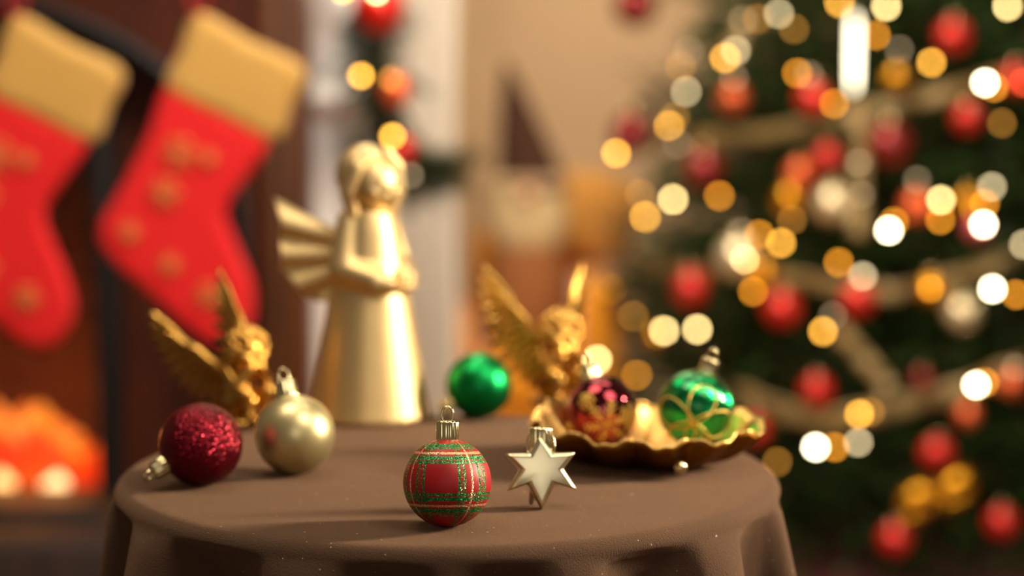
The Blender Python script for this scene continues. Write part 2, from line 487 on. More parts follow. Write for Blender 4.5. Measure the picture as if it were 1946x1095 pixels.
# fire -------------------------------------------------------------
fire = empty('fire', at(60, 975, YF + .15), 'orange and yellow fire glowing on coals in the fireplace', 'fire')
def fi(o): o.location = -Vector(fire.location)
YB = YF + .15
mb = MB()
for i in range(240):
    px = 195 - 455 * random.random() ** 1.15; t = (200 - px) / 160
    top = 935 - 125 * min(1, max(0, t)) ** .7
    py = random.uniform(top, 982 - max(0, px - 100) * .25); p = at(px, py, YB + random.uniform(-.04, .10))
    mb.ell(p, (random.uniform(.014, .026), .018, random.uniform(.010, .018)), Matrix.Rotation(random.random() * 3, 3, 'Y'), 7, 5)
o = link('coals', mb.mesh('coals'), M['ember'], fire); fi(o); tag(o, kind='stuff')
fl = bpy.data.lights.new('fire_glow', 'POINT'); fl.energy = 9; fl.color = (1, .32, .06); fl.shadow_soft_size = .08
flo = bpy.data.objects.new('fire_glow', fl); C.objects.link(flo); flo.location = at(60, 820, YF + .20)
def flame(px, py, hp, wp, m, dy=0):
    p = at(px, py, YB + dy); s_ = YB / F; h = hp * s_; w = wp * s_ / 2; prof = []
    for i in range(9):
        t = i / 8; prof.append((w * sin(pi * min(1, .10 + t * .90)) ** .55 * (1 - t * .55) * 1.1 + 1e-4, h * t))
    b = MB().lathe(prof, 10); ph = random.random() * 6
    b.v = [(x + .12 * h * sin(z / h * 4 + ph) * z / h, y * .5, z) for x, y, z in b.v]
    b.xf(Matrix.Translation(p)); o = link('flame', b.mesh('flame'), m, fire); fi(o)
for a in ((40, 880, 120, 90, 'flame_red', .06), (110, 900, 110, 90, 'flame_red', .07), (150, 925, 90, 76, 'flame_red', .05), (-30, 900, 140, 100, 'flame_red', .06), (75, 835, 70, 70, 'flame_or'), (0, 850, 95, 60, 'flame_or'), (140, 890, 75, 70, 'flame_or', .03), (175, 900, 60, 44, 'flame_red'),
          (100, 880, 80, 70, 'flame_red', .06), (30, 900, 90, 60, 'flame_red', .05), (105, 955, 56, 72, 'flame_ye', -.09), (2, 962, 70, 64, 'flame_ye', -.09),
          (-70, 900, 110, 70, 'flame_or'), (-140, 930, 110, 70, 'flame_red'), (150, 925, 100, 60, 'flame_red', .02), (60, 955, 40, 60, 'flame_or', -.03), (78, 815, 50, 44, 'flame_or', -.02), (135, 880, 46, 50, 'flame_or', -.02)):
    flame(*a[:4], M[a[4]], a[5] if len(a) > 5 else 0)
for j, (x0, y0, x1, y1) in enumerate(((-120, 905, 150, 945), (-60, 965, 190, 935))):
    a, b = at(x0, y0, YB + (.11, -.02)[j]), at(x1, y1, YB + (.12, -.03)[j]); pts = [a.lerp(b, t / 8) + Vector((0, 0, .004 * sin(t * 2.3))) for t in range(9)]
    o = tag(link('firewood_log', MB().tube(pts, [.02 + .002 * sin(t * 1.7) for t in range(9)], 10).mesh('log'), M['log']),
        ('charred log lying under the flames at the back', 'charred log sloping across the front of the fire')[j], 'log', 'logs in the fire')

# stockings --------------------------------------------------------
def stocking(dx, dy, label):
    Y = 2.86; P0 = at(375 + dx, 25 + dy, Y)
    th = empty('christmas_stocking', P0, label, 'stocking', 'red stockings hanging on the fireplace')
    def L(p): q = at(p[0] + dx, p[1] + dy, Y) - P0; return (q.x, q.z)
    def puffed(outline, thick, name, m, off=0):
        # smooth the outline then inflate: rings shrinking towards the centre line
        pts = [Vector(L(p)) for p in outline]; n = len(pts); fine = []
        for i in range(n):
            p0, p1, p2, p3 = pts[i - 1], pts[i], pts[(i + 1) % n], pts[(i + 2) % n]
            for k in range(5):
                t = k / 5; fine.append(.5 * ((2 * p1) + (-p0 + p2) * t + (2 * p0 - 5 * p1 + 4 * p2 - p3) * t * t + (-p0 + 3 * p1 - 3 * p2 + p3) * t ** 3))
        return fine
    leg = [(322, 158), (420, 212), (512, 262), (470, 335), (430, 398), (452, 470), (482, 545), (480, 612), (440, 655), (395, 652), (340, 610), (262, 540), (200, 478), (186, 432), (222, 370), (275, 270)]
    cuff = [(375, 22), (478, 76), (582, 130), (556, 200), (524, 268), (420, 222), (316, 170), (342, 98)]
    for name, out, thick, m, in (('sock', leg, .026, M['red_felt']), ('cuff', cuff, .032, M['cuff'])):
        f2 = puffed(out, thick, name, m); n = len(f2)
        # grid fill through triangulated extrude + remesh
        mb = MB().prism([(p.x, p.y) for p in f2], -.5 * thick, .5 * thick)
        me = mods(mb, [('TRIANGULATE', {}), ('REMESH', dict(mode='VOXEL', voxel_size=.0065)), ('SMOOTH', dict(iterations=14, factor=.6))])
        o = link(name, me, m, th)
        if name == 'cuff': tag(o, 'straw-gold fabric cuff')
    a = Vector(L((378, 30))); pts = []
    for i in range(17):
        t = i / 16; pts.append((a.x + .010 * sin(2 * pi * t), -.001 * i, a.y + .0 + .035 * (1 - cos(2 * pi * t))))
    tag(link('hanging_loop', MB().tube(pts, .004, 6).mesh('loop'), M['loop_red'], th), 'dark red loop')
    # embroidered snowflakes
    for (px, py, r) in ((345, 290, 34), (318, 365, 30), (326, 502, 20), (400, 560, 26), (250, 440, 20), (400, 300, 16)):
        c = Vector(L((px, py))); rr = r * Y / F; mb = MB()
        for q in range(6):
            a = q * pi / 3; d = Vector((cos(a), 0, sin(a))); b0 = Vector((c.x, -.0165, c.y))
            mb.tube([b0, b0 + d * rr], [.0028, .0022], 6)
            e = b0 + d * rr * .6
            for s_ in (-1, 1):
                d2 = Vector((cos(a + s_ * .9), 0, sin(a + s_ * .9))); mb.tube([e, e + d2 * rr * .35], [.002, .0016], 5)
        link('snowflake', mb.mesh('flake'), M['embroid'], th)
    # hook on the wood
    hk = P0 + Vector((0, 0, .072)); mb = MB().tube([(0, 0, -.004), (0, -.01, 0), (0, -.006, .014), (0, .12, .016)], .003, 6)
    o = link('mantel_hook', mb.mesh('hook'), M['black_metal']); o.location = hk
    tag(o, 'small black hook holding the ' + ('right' if dx == 0 else 'left') + ' stocking', 'hook')
stocking(0, 0, 'red felt stocking with gold cuff, nearer the angel, hanging whole in view')
stocking(-345, 4, 'red felt stocking with gold cuff, farther from the angel, above the fire')

# white pilaster, curtain -----------------------------------------
YP = 3.45
x0, x1 = at(592, 300, YP).x, at(722, 300, YP).x
pil = empty('trim_1', ((x0 + x1) / 2, YP, 0), None, None); pil['kind'] = 'structure'
zc = at(600, 205, YP).z
def pp(name, mb, m=None, w=.006): o = link(name, bevel(mb, w), m or M['white_paint'], pil); return o
pp('pilaster_shaft', MB().box((0, .06, (zc + 2.6) / 2), (x1 - x0, .12, 2.6 - zc)))
pp('pilaster_plinth', MB().box((-.004, .055, zc / 2), (x1 - x0 + .028, .15, zc)))
pp('pilaster_cap', MB().box((-.004, .05, zc + .012), (x1 - x0 + .05, .18, .03)))
pp('pilaster_panel', MB().box((0, -.006, (zc + 2.4) / 2 + .05), ((x1 - x0) * .6, .014, 2.2 - zc)))
YC = 3.75
cx0, cx1 = at(728, 300, YC).x, at(884, 300, YC).x
vs = []; fs = []; nx, nz = 60, 16
for j in range(nz + 1):
    z = .02 + 2.5 * j / nz
    for i in range(nx + 1):
        t = i / nx; w = .85 + .15 * abs(z - .9)
        vs.append(((cx0 + (cx1 - cx0) * t * w), YC + .022 * sin(t * 34 + .3 * sin(z * 2)) * (1 - .2 * z / 2.5), z))
for j in range(nz):
    for i in range(nx): a = j * (nx + 1) + i; fs.append((a, a + 1, a + nx + 2, a + nx + 1))
me = mods(MB().add(vs, fs), [('SOLIDIFY', dict(thickness=.003))])
tag(link('curtain', me, M['curtain']), 'white pleated curtain hanging between the garland and the beige wall', 'curtain')

# ------------------------------------------------------------------ fir branch meshes
def branch_mesh(L, seed, droop=.12, twigs=9, dens=1.0, needle=.024):
    rnd = random.Random(seed); vs = []; fs = []; mb = MB()
    def axis(t): return Vector((L * t, 0, -droop * L * t * t))
    segs = [([axis(t / 6) for t in range(7)], 1.0)]
    for k in range(twigs):
        t = .18 + .8 * k / twigs; s_ = 1 if k % 2 else -1; a = R(rnd.uniform(35, 55)) * s_; l = L * (.42 - .28 * t) * rnd.uniform(.8, 1.15)
        b = axis(t); d = Vector((cos(a), sin(a), rnd.uniform(-.15, .25)))
        segs.append(([b + d * l * q / 3 - Vector((0, 0, .1 * l * (q / 3) ** 2)) for q in range(4)], .7))
    for pts, w in segs: mb.tube(pts, [.0035 * w * (1 - .6 * i / len(pts)) for i in range(len(pts))], 4)
    nb = len(mb.f)
    for pts, w in segs:
        ln = sum((pts[i + 1] - pts[i]).length for i in range(len(pts) - 1)); n = int(ln * 330 * dens)
        for q in range(n):
            t = q / n * (len(pts) - 1); i = int(t); p = pts[i].lerp(pts[i + 1], t - i); ax = (pts[i + 1] - pts[i]).normalized()
            an = rnd.random() * 2 * pi
            side = ax.orthogonal().normalized(); side = Quaternion(ax, an) @ side
            d = (ax * .75 + side).normalized() * needle * rnd.uniform(.8, 1.2)
            wv = ax.cross(side) * .0017
            mb.add([p - wv, p + wv, p + d], [(0, 1, 2)])
    me = bpy.data.meshes.new('branch'); me.from_pydata(mb.v, [], mb.f); me.update()
    me.materials.append(M['needles']); me.materials.append(M['bark'])
    idx = [1] * nb + [0] * (len(mb.f) - nb); me.polygons.foreach_set('material_index', idx)
    return me

# Christmas tree ---------------------------------------------------
AY = 4.15; AX = at(1690, 500, AY).x; TZ = 2.95
def trad(z): return max(.02, .70 * (1 - max(0, z) / TZ))
tree = empty('christmas_tree', (AX, AY, 0), 'tall dark green fir tree covered in lights, baubles and ribbon', 'tree')
link('trunk', MB().tube([(0, 0, 0), (0, 0, 1.4), (0, 0, 2.9)], [.045, .03, .008], 8).mesh('trunk'), M['bark'], tree)
brm = [branch_mesh(.50, 11), branch_mesh(.50, 12, .05, 10), branch_mesh(.50, 13, .2, 9)]
N = 264; ga = pi * (3 - sqrt(5))
for i in range(N):
    t = (i + .5) / N; z = .13 + 2.6 * (1 - (1 - t) ** .66); a = i * ga + random.uniform(-.2, .2)
    if z > 2.85: continue
    L = trad(z) * random.uniform(.92, 1.06)
    o = link('branch', brm[i % 3], None, tree); o.location = (0, 0, z)
    s_ = L / .5; o.scale = (s_, max(.62, s_), max(.62, s_)); o.rotation_euler = (random.uniform(-.4, .4), R(-8 + random.uniform(-8, 8)) + (.10 if z < .4 else 0), a)
# deeper foliage that closes the tree
mb = MB(); rnd = random.Random(4)
for i in range(17000):
    z = .10 + 2.5 * rnd.random() ** 1.3; a = rnd.random() * 2 * pi; r = trad(z) * rnd.uniform(.35, .97)
    p = Vector((r * cos(a), r * sin(a), z)); d = Vector((cos(a) + rnd.uniform(-.8, .8), sin(a) + rnd.uniform(-.8, .8), rnd.uniform(-.5, .7))).normalized() * .05
    w = d.cross(Vector((rnd.uniform(-1, 1), rnd.uniform(-1, 1), rnd.uniform(-1, 1)))).normalized() * .009
    mb.add([p - w, p + w, p + d], [(0, 1, 2)])
o = link('inner_needles', mb.mesh('inner_needles'), M['needles'], tree); tag(o, kind='stuff')

def on_tree(px, py, off):
    d = ray(px, py); o = Vector((0, 0, CZ)); best = None
    lo = 3.0
    prev = None
    for k in range(400):
        t = 3.2 + k * .004; p = o + d * t
        g = sqrt((p.x - AX) ** 2 + (p.y - AY) ** 2) - (trad(p.z) + off)
        if g < 0: return p
        if prev is None or g < prev[0]: prev = (g, p)
    return prev[1]

# light string on the tree ----------------------------------------
BULBS = [(1309,97,'e'),(1293,126,'d'),(1304,174,'c'),(1378,110,'g'),(1398,96,'c'),(1395,149,'e'),(1480,26,'c'),(1412,38,'e'),(1440,36,'d'),(1509,55,'d'),
 (1515,139,'a'),(1537,142,'e'),(1282,223,'d'),(1272,240,'g'),(1288,274,'e'),(1171,291,'g'),(1279,379,'p'),(1367,372,'a'),(1217,369,'d'),(1226,412,'g'),
 (1414,493,'p'),(1443,446,'a'),(1484,462,'g'),(1505,418,'d'),(1431,554,'a'),(1408,441,'e'),(1262,629,'p'),(1325,626,'p'),(1203,601,'d'),(1210,712,'a'),(1135,684,'p'),
 (1595,5,'g'),(1684,12,'p'),(1664,67,'a'),(1709,94,'e'),(1770,119,'g'),(1915,12,'p'),(1872,157,'w'),(1889,166,'a'),(1585,197,'a'),(1904,234,'d'),
 (1946,157,'r'),(1743,342,'e'),(1885,355,'c'),(1788,380,'p'),(1689,438,'w'),(1699,422,'a'),(1787,418,'a'),(1869,427,'w'),(1871,388,'a'),(1594,499,'a'),
 (1640,525,'c'),(1768,549,'a'),(1886,549,'w'),(1931,560,'a'),(1564,630,'g'),(1855,732,'w'),(1871,727,'a'),(1929,699,'e'),(1633,787,'g'),(1654,783,'d'),
 (1550,850,'w'),(1586,850,'a'),(1631,841,'c'),(1477,878,'d'),(1583,600,'e'),(1632,310,'e'),(1636,370,'e'),(1946,465,'c'),(1700,990,'r'),(1552,735,'r')]
BULBS = [b for b in BULBS if b[:2] not in ((1700, 990), (1552, 735))]
bulb_me = MB().ell((0, 0, 0), .0050, None, 12, 8).mesh('bulb')
def bulb_string(name, label, P, grp_cat='string lights'):
    th = empty(name, P[0][0], label, grp_cat); base = Vector(P[0][0])
    left = list(range(len(P))); order = [left.pop(0)]
    while left:
        c = P[order[-1]][0]; k = min(left, key=lambda q: (P[q][0] - c).length); left.remove(k); order.append(k)
    pts = []
    for i, q in enumerate(order):
        p = P[q][0] - base + P[q][2]
        if pts: pts.append(pts[-1].lerp(p, .5) + P[q][2] * 1.2 - Vector((0, 0, .01)))
        pts.append(p)
    cv = []
    for i in range(len(pts) - 1):
        for k in range(2): cv.append(pts[i].lerp(pts[i + 1], k / 2))
    cv.append(pts[-1])
    link('cable', MB().tube(cv, .0016, 4).mesh('cable'), M['wire'], th)
    for q in order:
        me = bm_[P[q][1]]
        o = link('bulb', me, None, th); o.location = P[q][0] - base
    return th
bm_ = {}
for k in GL:
    me = bulb_me.copy(); me.materials.append(GL[k]); bm_[k] = me
P = []
for (x, y, k) in BULBS:
    p = on_tree(x, y, .055)
    if x < 1180: p = at(x, y, 3.55)
    inward = Vector((AX - p.x, AY - p.y, 0)).normalized() * .012
    P.append((p, k, inward))
bulb_string('string_lights', 'long string of warm fairy lights wound round the fir tree', P)

# crystal icicle, the light it reflects put in as emission
p = on_tree(1624, 30, .06); q = on_tree(1622, 172, .06)
ic = empty('icicle_ornament', q, 'long white crystal icicle ornament hanging high on the tree', 'icicle ornament')
d = p - q
me = MB().tube([d * t for t in (0, .1, .5, .9, 1)], [.0025, .0052, .0062, .0055, .003], 10).mesh('icicle'); me.materials.append(glow('icicle_shine', (1, .86, .58), 8))
link('crystal_drop', me, None, ic)
link('icicle_cap', MB().tube([d * 1.0, d * 1.08], [.007, .004], 10).mesh('cap'), M['cap_gold'], ic)

# ribbons on the tree
def ribbon(pxs, w, label, tails=False, off=.0):
    pts = []
    for i in range(len(pxs) - 1):
        n = 10
        for k in range(n):
            t = k / n; pts.append((pxs[i][0] + (pxs[i + 1][0] - pxs[i][0]) * t, pxs[i][1] + (pxs[i + 1][1] - pxs[i][1]) * t))
    pts.append(pxs[-1]); c = [on_tree(x, y, off) for x, y in pts]
    for _ in range(4): c = [c[0]] + [(c[i - 1] + c[i] * 2 + c[i + 1]) / 4 for i in range(1, len(c) - 1)] + [c[-1]]
    vs = []; fs = []
    for i, p in enumerate(c):
        t = (c[min(i + 1, len(c) - 1)] - c[max(i - 1, 0)]).normalized(); nrm = Vector((p.x - AX, p.y - AY, 0)).normalized()
        up = t.cross(nrm).normalized()
        for k in range(5):
            s_ = (k - 2) / 4; vs.append(p + up * w * s_ + nrm * (.006 * cos(i * .9 + k * .5)))
    for i in range(len(c) - 1):
        for k in range(4): a = i * 5 + k; fs.append((a, a + 1, a + 6, a + 5))
    me = mods(MB().add([v - c[0] for v in vs], fs), [('SOLIDIFY', dict(thickness=.0015))])
    o = link('ribbon', me, M['ribbon']); o.location = c[0]; tag(o, label, 'ribbon', 'champagne ribbons on the tree')
ribbon([(1215, 262), (1330, 262), (1480, 252), (1660, 210), (1790, 180), (1960, 130)], .026, 'topmost champagne ribbon swag crossing the upper tree')
ribbon([(1180, 490), (1300, 520), (1420, 515), (1560, 540), (1700, 560), (1840, 520), (1990, 465)], .027, 'middle champagne ribbon swag crossing the tree below the icicle ornament')
ribbon([(1395, 745), (1480, 780), (1570, 802), (1700, 775), (1820, 745), (1960, 690)], .036, 'lowest champagne ribbon swag, over the lower red baubles')
ribbon([(1632, 186), (1634, 300), (1630, 450)], .028, 'champagne ribbon tail hanging straight below the icicle ornament', off=.02)
ribbon([(1585, 615), (1640, 680), (1690, 740)], .03, 'short champagne ribbon tail slanting between two swags', off=.02)
ribbon([(1420, 30), (1400, 75), (1380, 120)], .034, 'short champagne ribbon tail at the top left of the tree', off=.02)

# baubles ----------------------------------------------------------
def cap_mesh(R_, pos, ribs=11, h=.0125, r=.0068):
    prof = [(r * .96, -.002), (r, 0), (r, h * .9), (r * .92, h), (r * .3, h * 1.02), (.0001, h * 1.02)]
    return MB().lathe(prof, 88, (0, 0, pos), lambda a, q, z: 1 + (.15 * (abs(cos(a * ribs / 2)) ** .5 - .7) if q > r * .5 else 0))
def loop_mesh(pos, r=.0055, w=.0009, fold=0):
    pts = []
    for i in range(20):
        a = 2 * pi * i / 20; pts.append(Vector((r * .8 * cos(a), 0, r + r * 1.15 * sin(a))))
    mb = MB().tube(pts, w, 6, closed=True); mb.xf(Matrix.Translation((0, 0, pos)) @ Matrix.Rotation(fold, 4, 'X')); return mb
def bauble(name, center, rad, axis, m, label, group=None, base=None, seg=(48, 32), spin=0, fold=0, cat='ornament', capk=1.0, ballname='ball'):
    axis = Vector(axis).normalized(); base = Vector(base) if base is not None else center - Vector((0, 0, rad))
    th = empty(name, base, label, cat, group)
    q = Vector((0, 0, 1)).rotation_difference(axis) @ Quaternion((0, 0, 1), spin)
    off = center - base
    def put(o): o.rotation_mode = 'QUATERNION'; o.rotation_quaternion = q; o.location = off
    b = link(ballname, MB().ell((0, 0, 0), rad, None, *seg).mesh('ball'), m, th); put(b)
    c = link('cap', mods(cap_mesh(rad, rad * .975 - .0004, h=.0115 * capk, r=.0068 * capk), []), M['cap_gold'], th); put(c)
    l = link('hanging_loop', loop_mesh(rad + .0098 * capk, r=.0044 * capk, fold=fold).mesh('loop'), M['cap_gold'], c)
    return th, off, q

# tree baubles: one small prototype mesh set, scaled copies
tb = {}
def tree_bauble(px, py, rpx, mk, label, off=.03):
    p = on_tree(px, py, off); dep = p.y; rad = rpx * dep / F * .86
    key = (mk,)
    if key not in tb:
        ball = MB().ell((0, 0, 0), 1, None, 24, 16).mesh('ball'); ball.materials.append(M[mk])
        cm = MB().lathe([(.22, .96), (.22, 1.2), (.05, 1.22), (.0001, 1.22)], 16, (0, 0, 0), lambda a, q, z: 1 + .06 * cos(a * 8)).mesh('cap'); cm.materials.append(M['cap_gold'])
        lm = MB().tube([(.13 * cos(2 * pi * i / 12), 0, 1.33 + .15 * sin(2 * pi * i / 12)) for i in range(12)], .025, 5, closed=True).mesh('loop'); lm.materials.append(M['cap_gold'])
        tb[key] = (ball, cm, lm)
    th = empty('tree_bauble', p - Vector((0, 0, rad)), label, 'bauble', 'baubles on the tree')
    for nm, me in zip(('ball', 'cap', 'hanging_loop'), tb[key]):
        o = link(nm, me, None, th); o.scale = (rad,) * 3; o.location = (0, 0, rad)
TB = [(1207,10,48,'tree_darkred','dark red bauble at the top left tip of the tree'),
 (1200,256,48,'tree_darkred','dark red bauble on the left edge of the tree, above a lone gold light'),
 (1393,188,32,'tree_orange','orange-red bauble under two overlapping lights on the upper left of the tree'),
 (1545,188,36,'tree_red','red bauble left of the icicle ornament'),
 (1338,322,44,'tree_darkred','large maroon bauble left of centre in the upper tree'),
 (1812,68,36,'tree_red','bright red bauble right of the icicle ornament near the top'),
 (1838,226,32,'tree_red','red bauble below the right end of the top ribbon'),
 (1705,150,28,'tree_gold','gold bauble just right of the icicle ornament'),
 (1572,300,30,'tree_red','small red bauble left of the hanging ribbon tail'),
 (1520,332,32,'tree_orange','copper-orange bauble among the upper middle branches'),
 (1690,275,48,'tree_darkred','large dark maroon bauble right of the hanging ribbon tail'),
 (1500,380,34,'tree_gold','gold bauble below the copper-orange one'),
 (1582,388,42,'tree_champ','large champagne bauble left of the foot of the ribbon tail'),
 (1742,392,34,'tree_orange','salmon bauble in the middle of the right side of the tree'),
 (1402,490,48,'tree_champ','largest champagne bauble, left side of the tree behind a bright light'),
 (1312,548,40,'tree_red','red bauble on the left side just above two bright lights'),
 (1486,588,40,'tree_red','red bauble under the gold lights at the centre of the tree'),
 (1630,570,38,'tree_red','red bauble under the middle ribbon at the centre'),
 (1856,434,28,'tree_pink','pink bauble at the right between two white lights'),
 (1828,596,38,'tree_champ','white-champagne bauble on the right under the middle ribbon'),
 (1770,550,34,'tree_gold','gold bauble touching the middle ribbon on the right'),
 (1552,742,34,'tree_red','red bauble just above the lowest ribbon swag toward the left'),
 (1752,722,24,'tree_darkred','small dark red bauble above the lowest ribbon'),
 (1838,790,26,'tree_orange','copper bauble below the lowest ribbon at the right'),
 (1780,862,36,'tree_red','bright red bauble below the lowest ribbon'),
 (1432,818,34,'tree_red','red bauble just behind the rim of the gold dish'),
 (1700,1026,36,'tree_red','red bauble lowest on the tree near the middle'),
 (1903,994,36,'tree_red','red bauble low on the right edge of the tree'),
 (1450,520,30,'tree_gold','gold bauble between the big champagne one and the middle of the tree'),
 (1840,385,30,'tree_gold','gold bauble at the upper right behind a pale light'),
 (1160,560,26,'tree_gold','gold bauble on the far left branch tips beside the armchair'),
 (1930,150,32,'tree_red','red bauble cut by the right edge of the photo'),
 (1925,730,30,'tree_orange','copper bauble at the right end of the lowest ribbon'),
 (1246,640,24,'tree_gold','small gold bauble behind the leftmost pair of bright lights')]
for t_ in TB: tree_bauble(*t_)

# longer branches that carry the outermost baubles and bulbs
for (x, y, lift) in ((1207, 10, .055), (1200, 256, .055), (1203, 601, .0), (1160, 560, .03), (1246, 640, .03), (1272, 240, .0)):
    p = on_tree(x, y, .04) + Vector((0, 0, lift))
    d = p - Vector((AX, AY, p.z)); L = d.length; dh = d.normalized()
    for k, back in enumerate((.47, .40, .32, .44)):
        o = link('branch', brm[k % 3], None, tree); q = d - dh * back * (1 if k else 1)
        o.location = (q.x, q.y, p.z + (.055, .045, .02, .0)[k]); o.scale = (back / .5, (1.0, .8, .9, .8)[k], .9)
        o.rotation_euler = ((0, .9, -.7, 1.6)[k], (0, -.03, -.02, -.10)[k], atan2(d.y, d.x) + (0, .10, -.12, .2)[k])

# gold bow low on the tree
p = on_tree(1780, 940, .04)
bow = empty('gold_bow', p, 'gold ribbon bow tied low on the tree above the lowest baubles', 'bow'); bow.scale = (1.15,) * 3
for s_ in (-1, 1):
    mb = MB(); pts = []
    for i in range(17):
        a = 2 * pi * i / 16; pts.append((s_ * (.028 - .028 * cos(a)) , -.004 * sin(a), .016 * sin(a) * (1 - .2 * cos(a)) + s_ * (.010 - .010 * cos(a))))
    vs = []; fs = []
    for x, y, z in pts: vs += [(x, y - .007, z - .011), (x, y + .007, z + .011)]
    for i in range(16): fs.append((2 * i, 2 * i + 2, 2 * i + 3, 2 * i + 1))
    link('bow_loop', mods(MB().add(vs, fs), [('SOLIDIFY', dict(thickness=.002))]), M['tree_gold'], bow)
    link('bow_tail', MB().tube([(0, 0, 0), (s_ * .02, -.006, -.02), (s_ * .035, -.004, -.045)], [.004, .008, .009], 8, flat=.2).mesh('tail'), M['tree_gold'], bow)
link('bow_knot', MB().ell((0, -.004, 0), (.008, .008, .009)).mesh('knot'), M['tree_gold'], bow)

# tree skirt
prof = [(.05, .10), (.25, .07), (.5, .03), (.68, .012), (.72, .004), (.70, .001)]
o = link('tree_skirt', MB().lathe(prof, 72, (0, 0, 0), lambda a, r, z: 1 + .04 * sin(a * 9) * r).mesh('skirt'), M['skirt']); o.location = (AX, AY, .001)
tag(o, 'dark red cloth skirt spread on the floor under the tree', 'tree skirt')

# garland beside the white pilaster -------------------------------
gl = empty('fir_garland', at(735, -40, 3.32), 'narrow fir garland hanging down the white pilaster', 'garland')
gb = Vector(gl.location); g1 = branch_mesh(.16, 31, .1, 7, 1.0, .022); g2 = branch_mesh(.16, 32, .1, 7, 1.0, .022)
path = [(712, -60), (716, 20), (712, 90), (724, 150), (738, 215), (750, 265), (772, 300), (796, 306)]
gp = [at(x, y, 3.32) for x, y in path]
link('garland_stem', MB().tube([p - gb for p in gp], .005, 6).mesh('stem'), M['bark'], gl)
for i in range(110):
    t = i / 110 * (len(gp) - 1.01); k = int(t); p = gp[k].lerp(gp[k + 1], t - k); d = (gp[k + 1] - gp[k]).normalized()
    d = (d + Vector((random.uniform(-.9, .9), random.uniform(-.6, .3), random.uniform(-.4, .4)))).normalized()
    o = link('sprig', (g1, g2)[i % 2], None, gl); o.location = p - gb; o.rotation_mode = 'QUATERNION'
    o.rotation_quaternion = Vector((1, 0, 0)).rotation_difference(d) @ Quaternion((1, 0, 0), random.random() * 6); s_ = random.uniform(.45, .75); o.scale = (s_,) * 3
def hang_bauble(px, py, rpx, mk, label, Y):
    p = at(px, py, Y); rad = rpx * Y / F
    th = empty('garland_bauble', p - Vector((0, 0, rad)), label, 'bauble', 'baubles on the garland')
    for nm, me in zip(('ball', 'cap', 'hanging_loop'), tb[(mk,)]):
        o = link(nm, me, None, th); o.scale = (rad,) * 3; o.location = (0, 0, rad)
hang_bauble(720, 14, 50, 'tree_red', 'large red bauble at the top of the garland', 3.25)
hang_bauble(752, 172, 30, 'tree_orange', 'copper-red bauble halfway down the garland', 3.26)
hang_bauble(764, 285, 26, 'tree_red', 'small red bauble near the tail of the garland', 3.27)
P = [(at(652, -18, 3.3), 'g', Vector((.0, .012, 0))), (at(716, -15, 3.2), 'p', Vector((0, .012, 0))), (at(686, 144, 3.27), 'g', Vector((0, .012, 0))),
     (at(742, 150, 3.21), 'd', Vector((0, .012, 0))), (at(746, 259, 3.22), 'g', Vector((0, .012, 0))), (at(780, 333, 3.25), 'e', Vector((0, .012, 0)))]
bulb_string('string_lights', 'short string of gold fairy lights on the hanging garland', P)

# armchair with cushion, gnome ------------------------------------
YA = 4.42; k_ = YA / F
ch = empty('armchair', at(1015, 760, YA) * 1, 'amber yellow upholstered armchair between the angel and the tree', 'armchair')
ch.location.z = 0; cb = Vector(ch.location)
def X(px): return at(px, 500, YA).x - cb.x
def Z(py): return at(1000, py, YA).z
def cp(name, mb, m, w=.03):
    o = link(name, mods(mb, [('BEVEL', dict(width=w, segments=4)), ('SMOOTH', dict(iterations=3))]), m, ch); return o
zs = Z(640)
cp('seat', MB().box((0, .0, zs - .06), (X(1110) - X(900), .52, .12)), M['amber'])
cp('seat_base', MB().box((0, .02, (zs - .12) / 2 + .03), (X(1140) - X(880), .5, zs - .18)), M['amber'], .02)
cp('backrest', MB().box((0, .28, (zs + Z(505)) / 2), (X(1130) - X(885), .12, Z(505) - zs + .12)), M['amber'])
for a, b, t in ((820, 905, 585), (1090, 1172, 520)):
    cp('armrest', MB().box(((X(a) + X(b)) / 2, -.02, (Z(t) + .05) / 2), (X(b) - X(a), .56, Z(t) - .05)), M['amber'])
for sx in (-1, 1):
    for sy in (-1, 1):
        link('leg', MB().tube([(sx * .17, sy * .2, .0), (sx * .165, sy * .19, .07)], [.014, .02], 10).mesh('leg'), M['wood'], ch)
# cushion
cu = at(1125, 405, YA + .2); 
mb = MB().box((0, 0, 0), (.2, .07, .2)); me = mods(mb, [('SUBSURF', dict(levels=1)), ('BEVEL', dict(width=.01)), ('SUBSURF', dict(levels=2))])
me = mods(MB().ell((0, 0, 0), (.105, .05, .10), None, 24, 16), [])
for v in me.vertices:
    x, z = v.co.x / .105, v.co.z / .10
    v.co.x = .105 * math.copysign(min(1, abs(x) ** .6), x); v.co.z = .10 * math.copysign(abs(z) ** .6, z)
o = link('throw_cushion', me, M['amber_l']); o.location = (cu.x, cu.y - .04, cu.z); o.rotation_euler = (0, .15, 0)
tag(o, 'golden throw cushion propped high on the back of the armchair', 'cushion')
# gnome
gx = at(1000, 600, YA).x; gn = empty('gnome', (gx, YA - .05, zs), 'stuffed gnome with a tall brown pointed hat and pale beard on the armchair', 'gnome')
def gz(py): return Z(py) - zs
def gX(px): return at(px, 400, YA).x - gx
link('body', MB().lathe([(.02, 0), (.085, .005), (.10, .04), (.095, .12), (.07, gz(400)), (.01, gz(370))], 24).mesh('b'), M['gnome_body'], gn)
prof = [(.082, gz(335)), (.078, gz(350)), (.088, gz(400)), (.086, gz(440)), (.06, gz(480)), (.02, gz(505)), (.0001, gz(508))][::-1]
b = MB().lathe(prof, 40, (0, -.035, 0), lambda a, r, z: 1 + .05 * sin(a * 13)); b.v = [(x, y * .75, z) for x, y, z in b.v]
link('beard', b.mesh('beard'), M['beard'], gn)
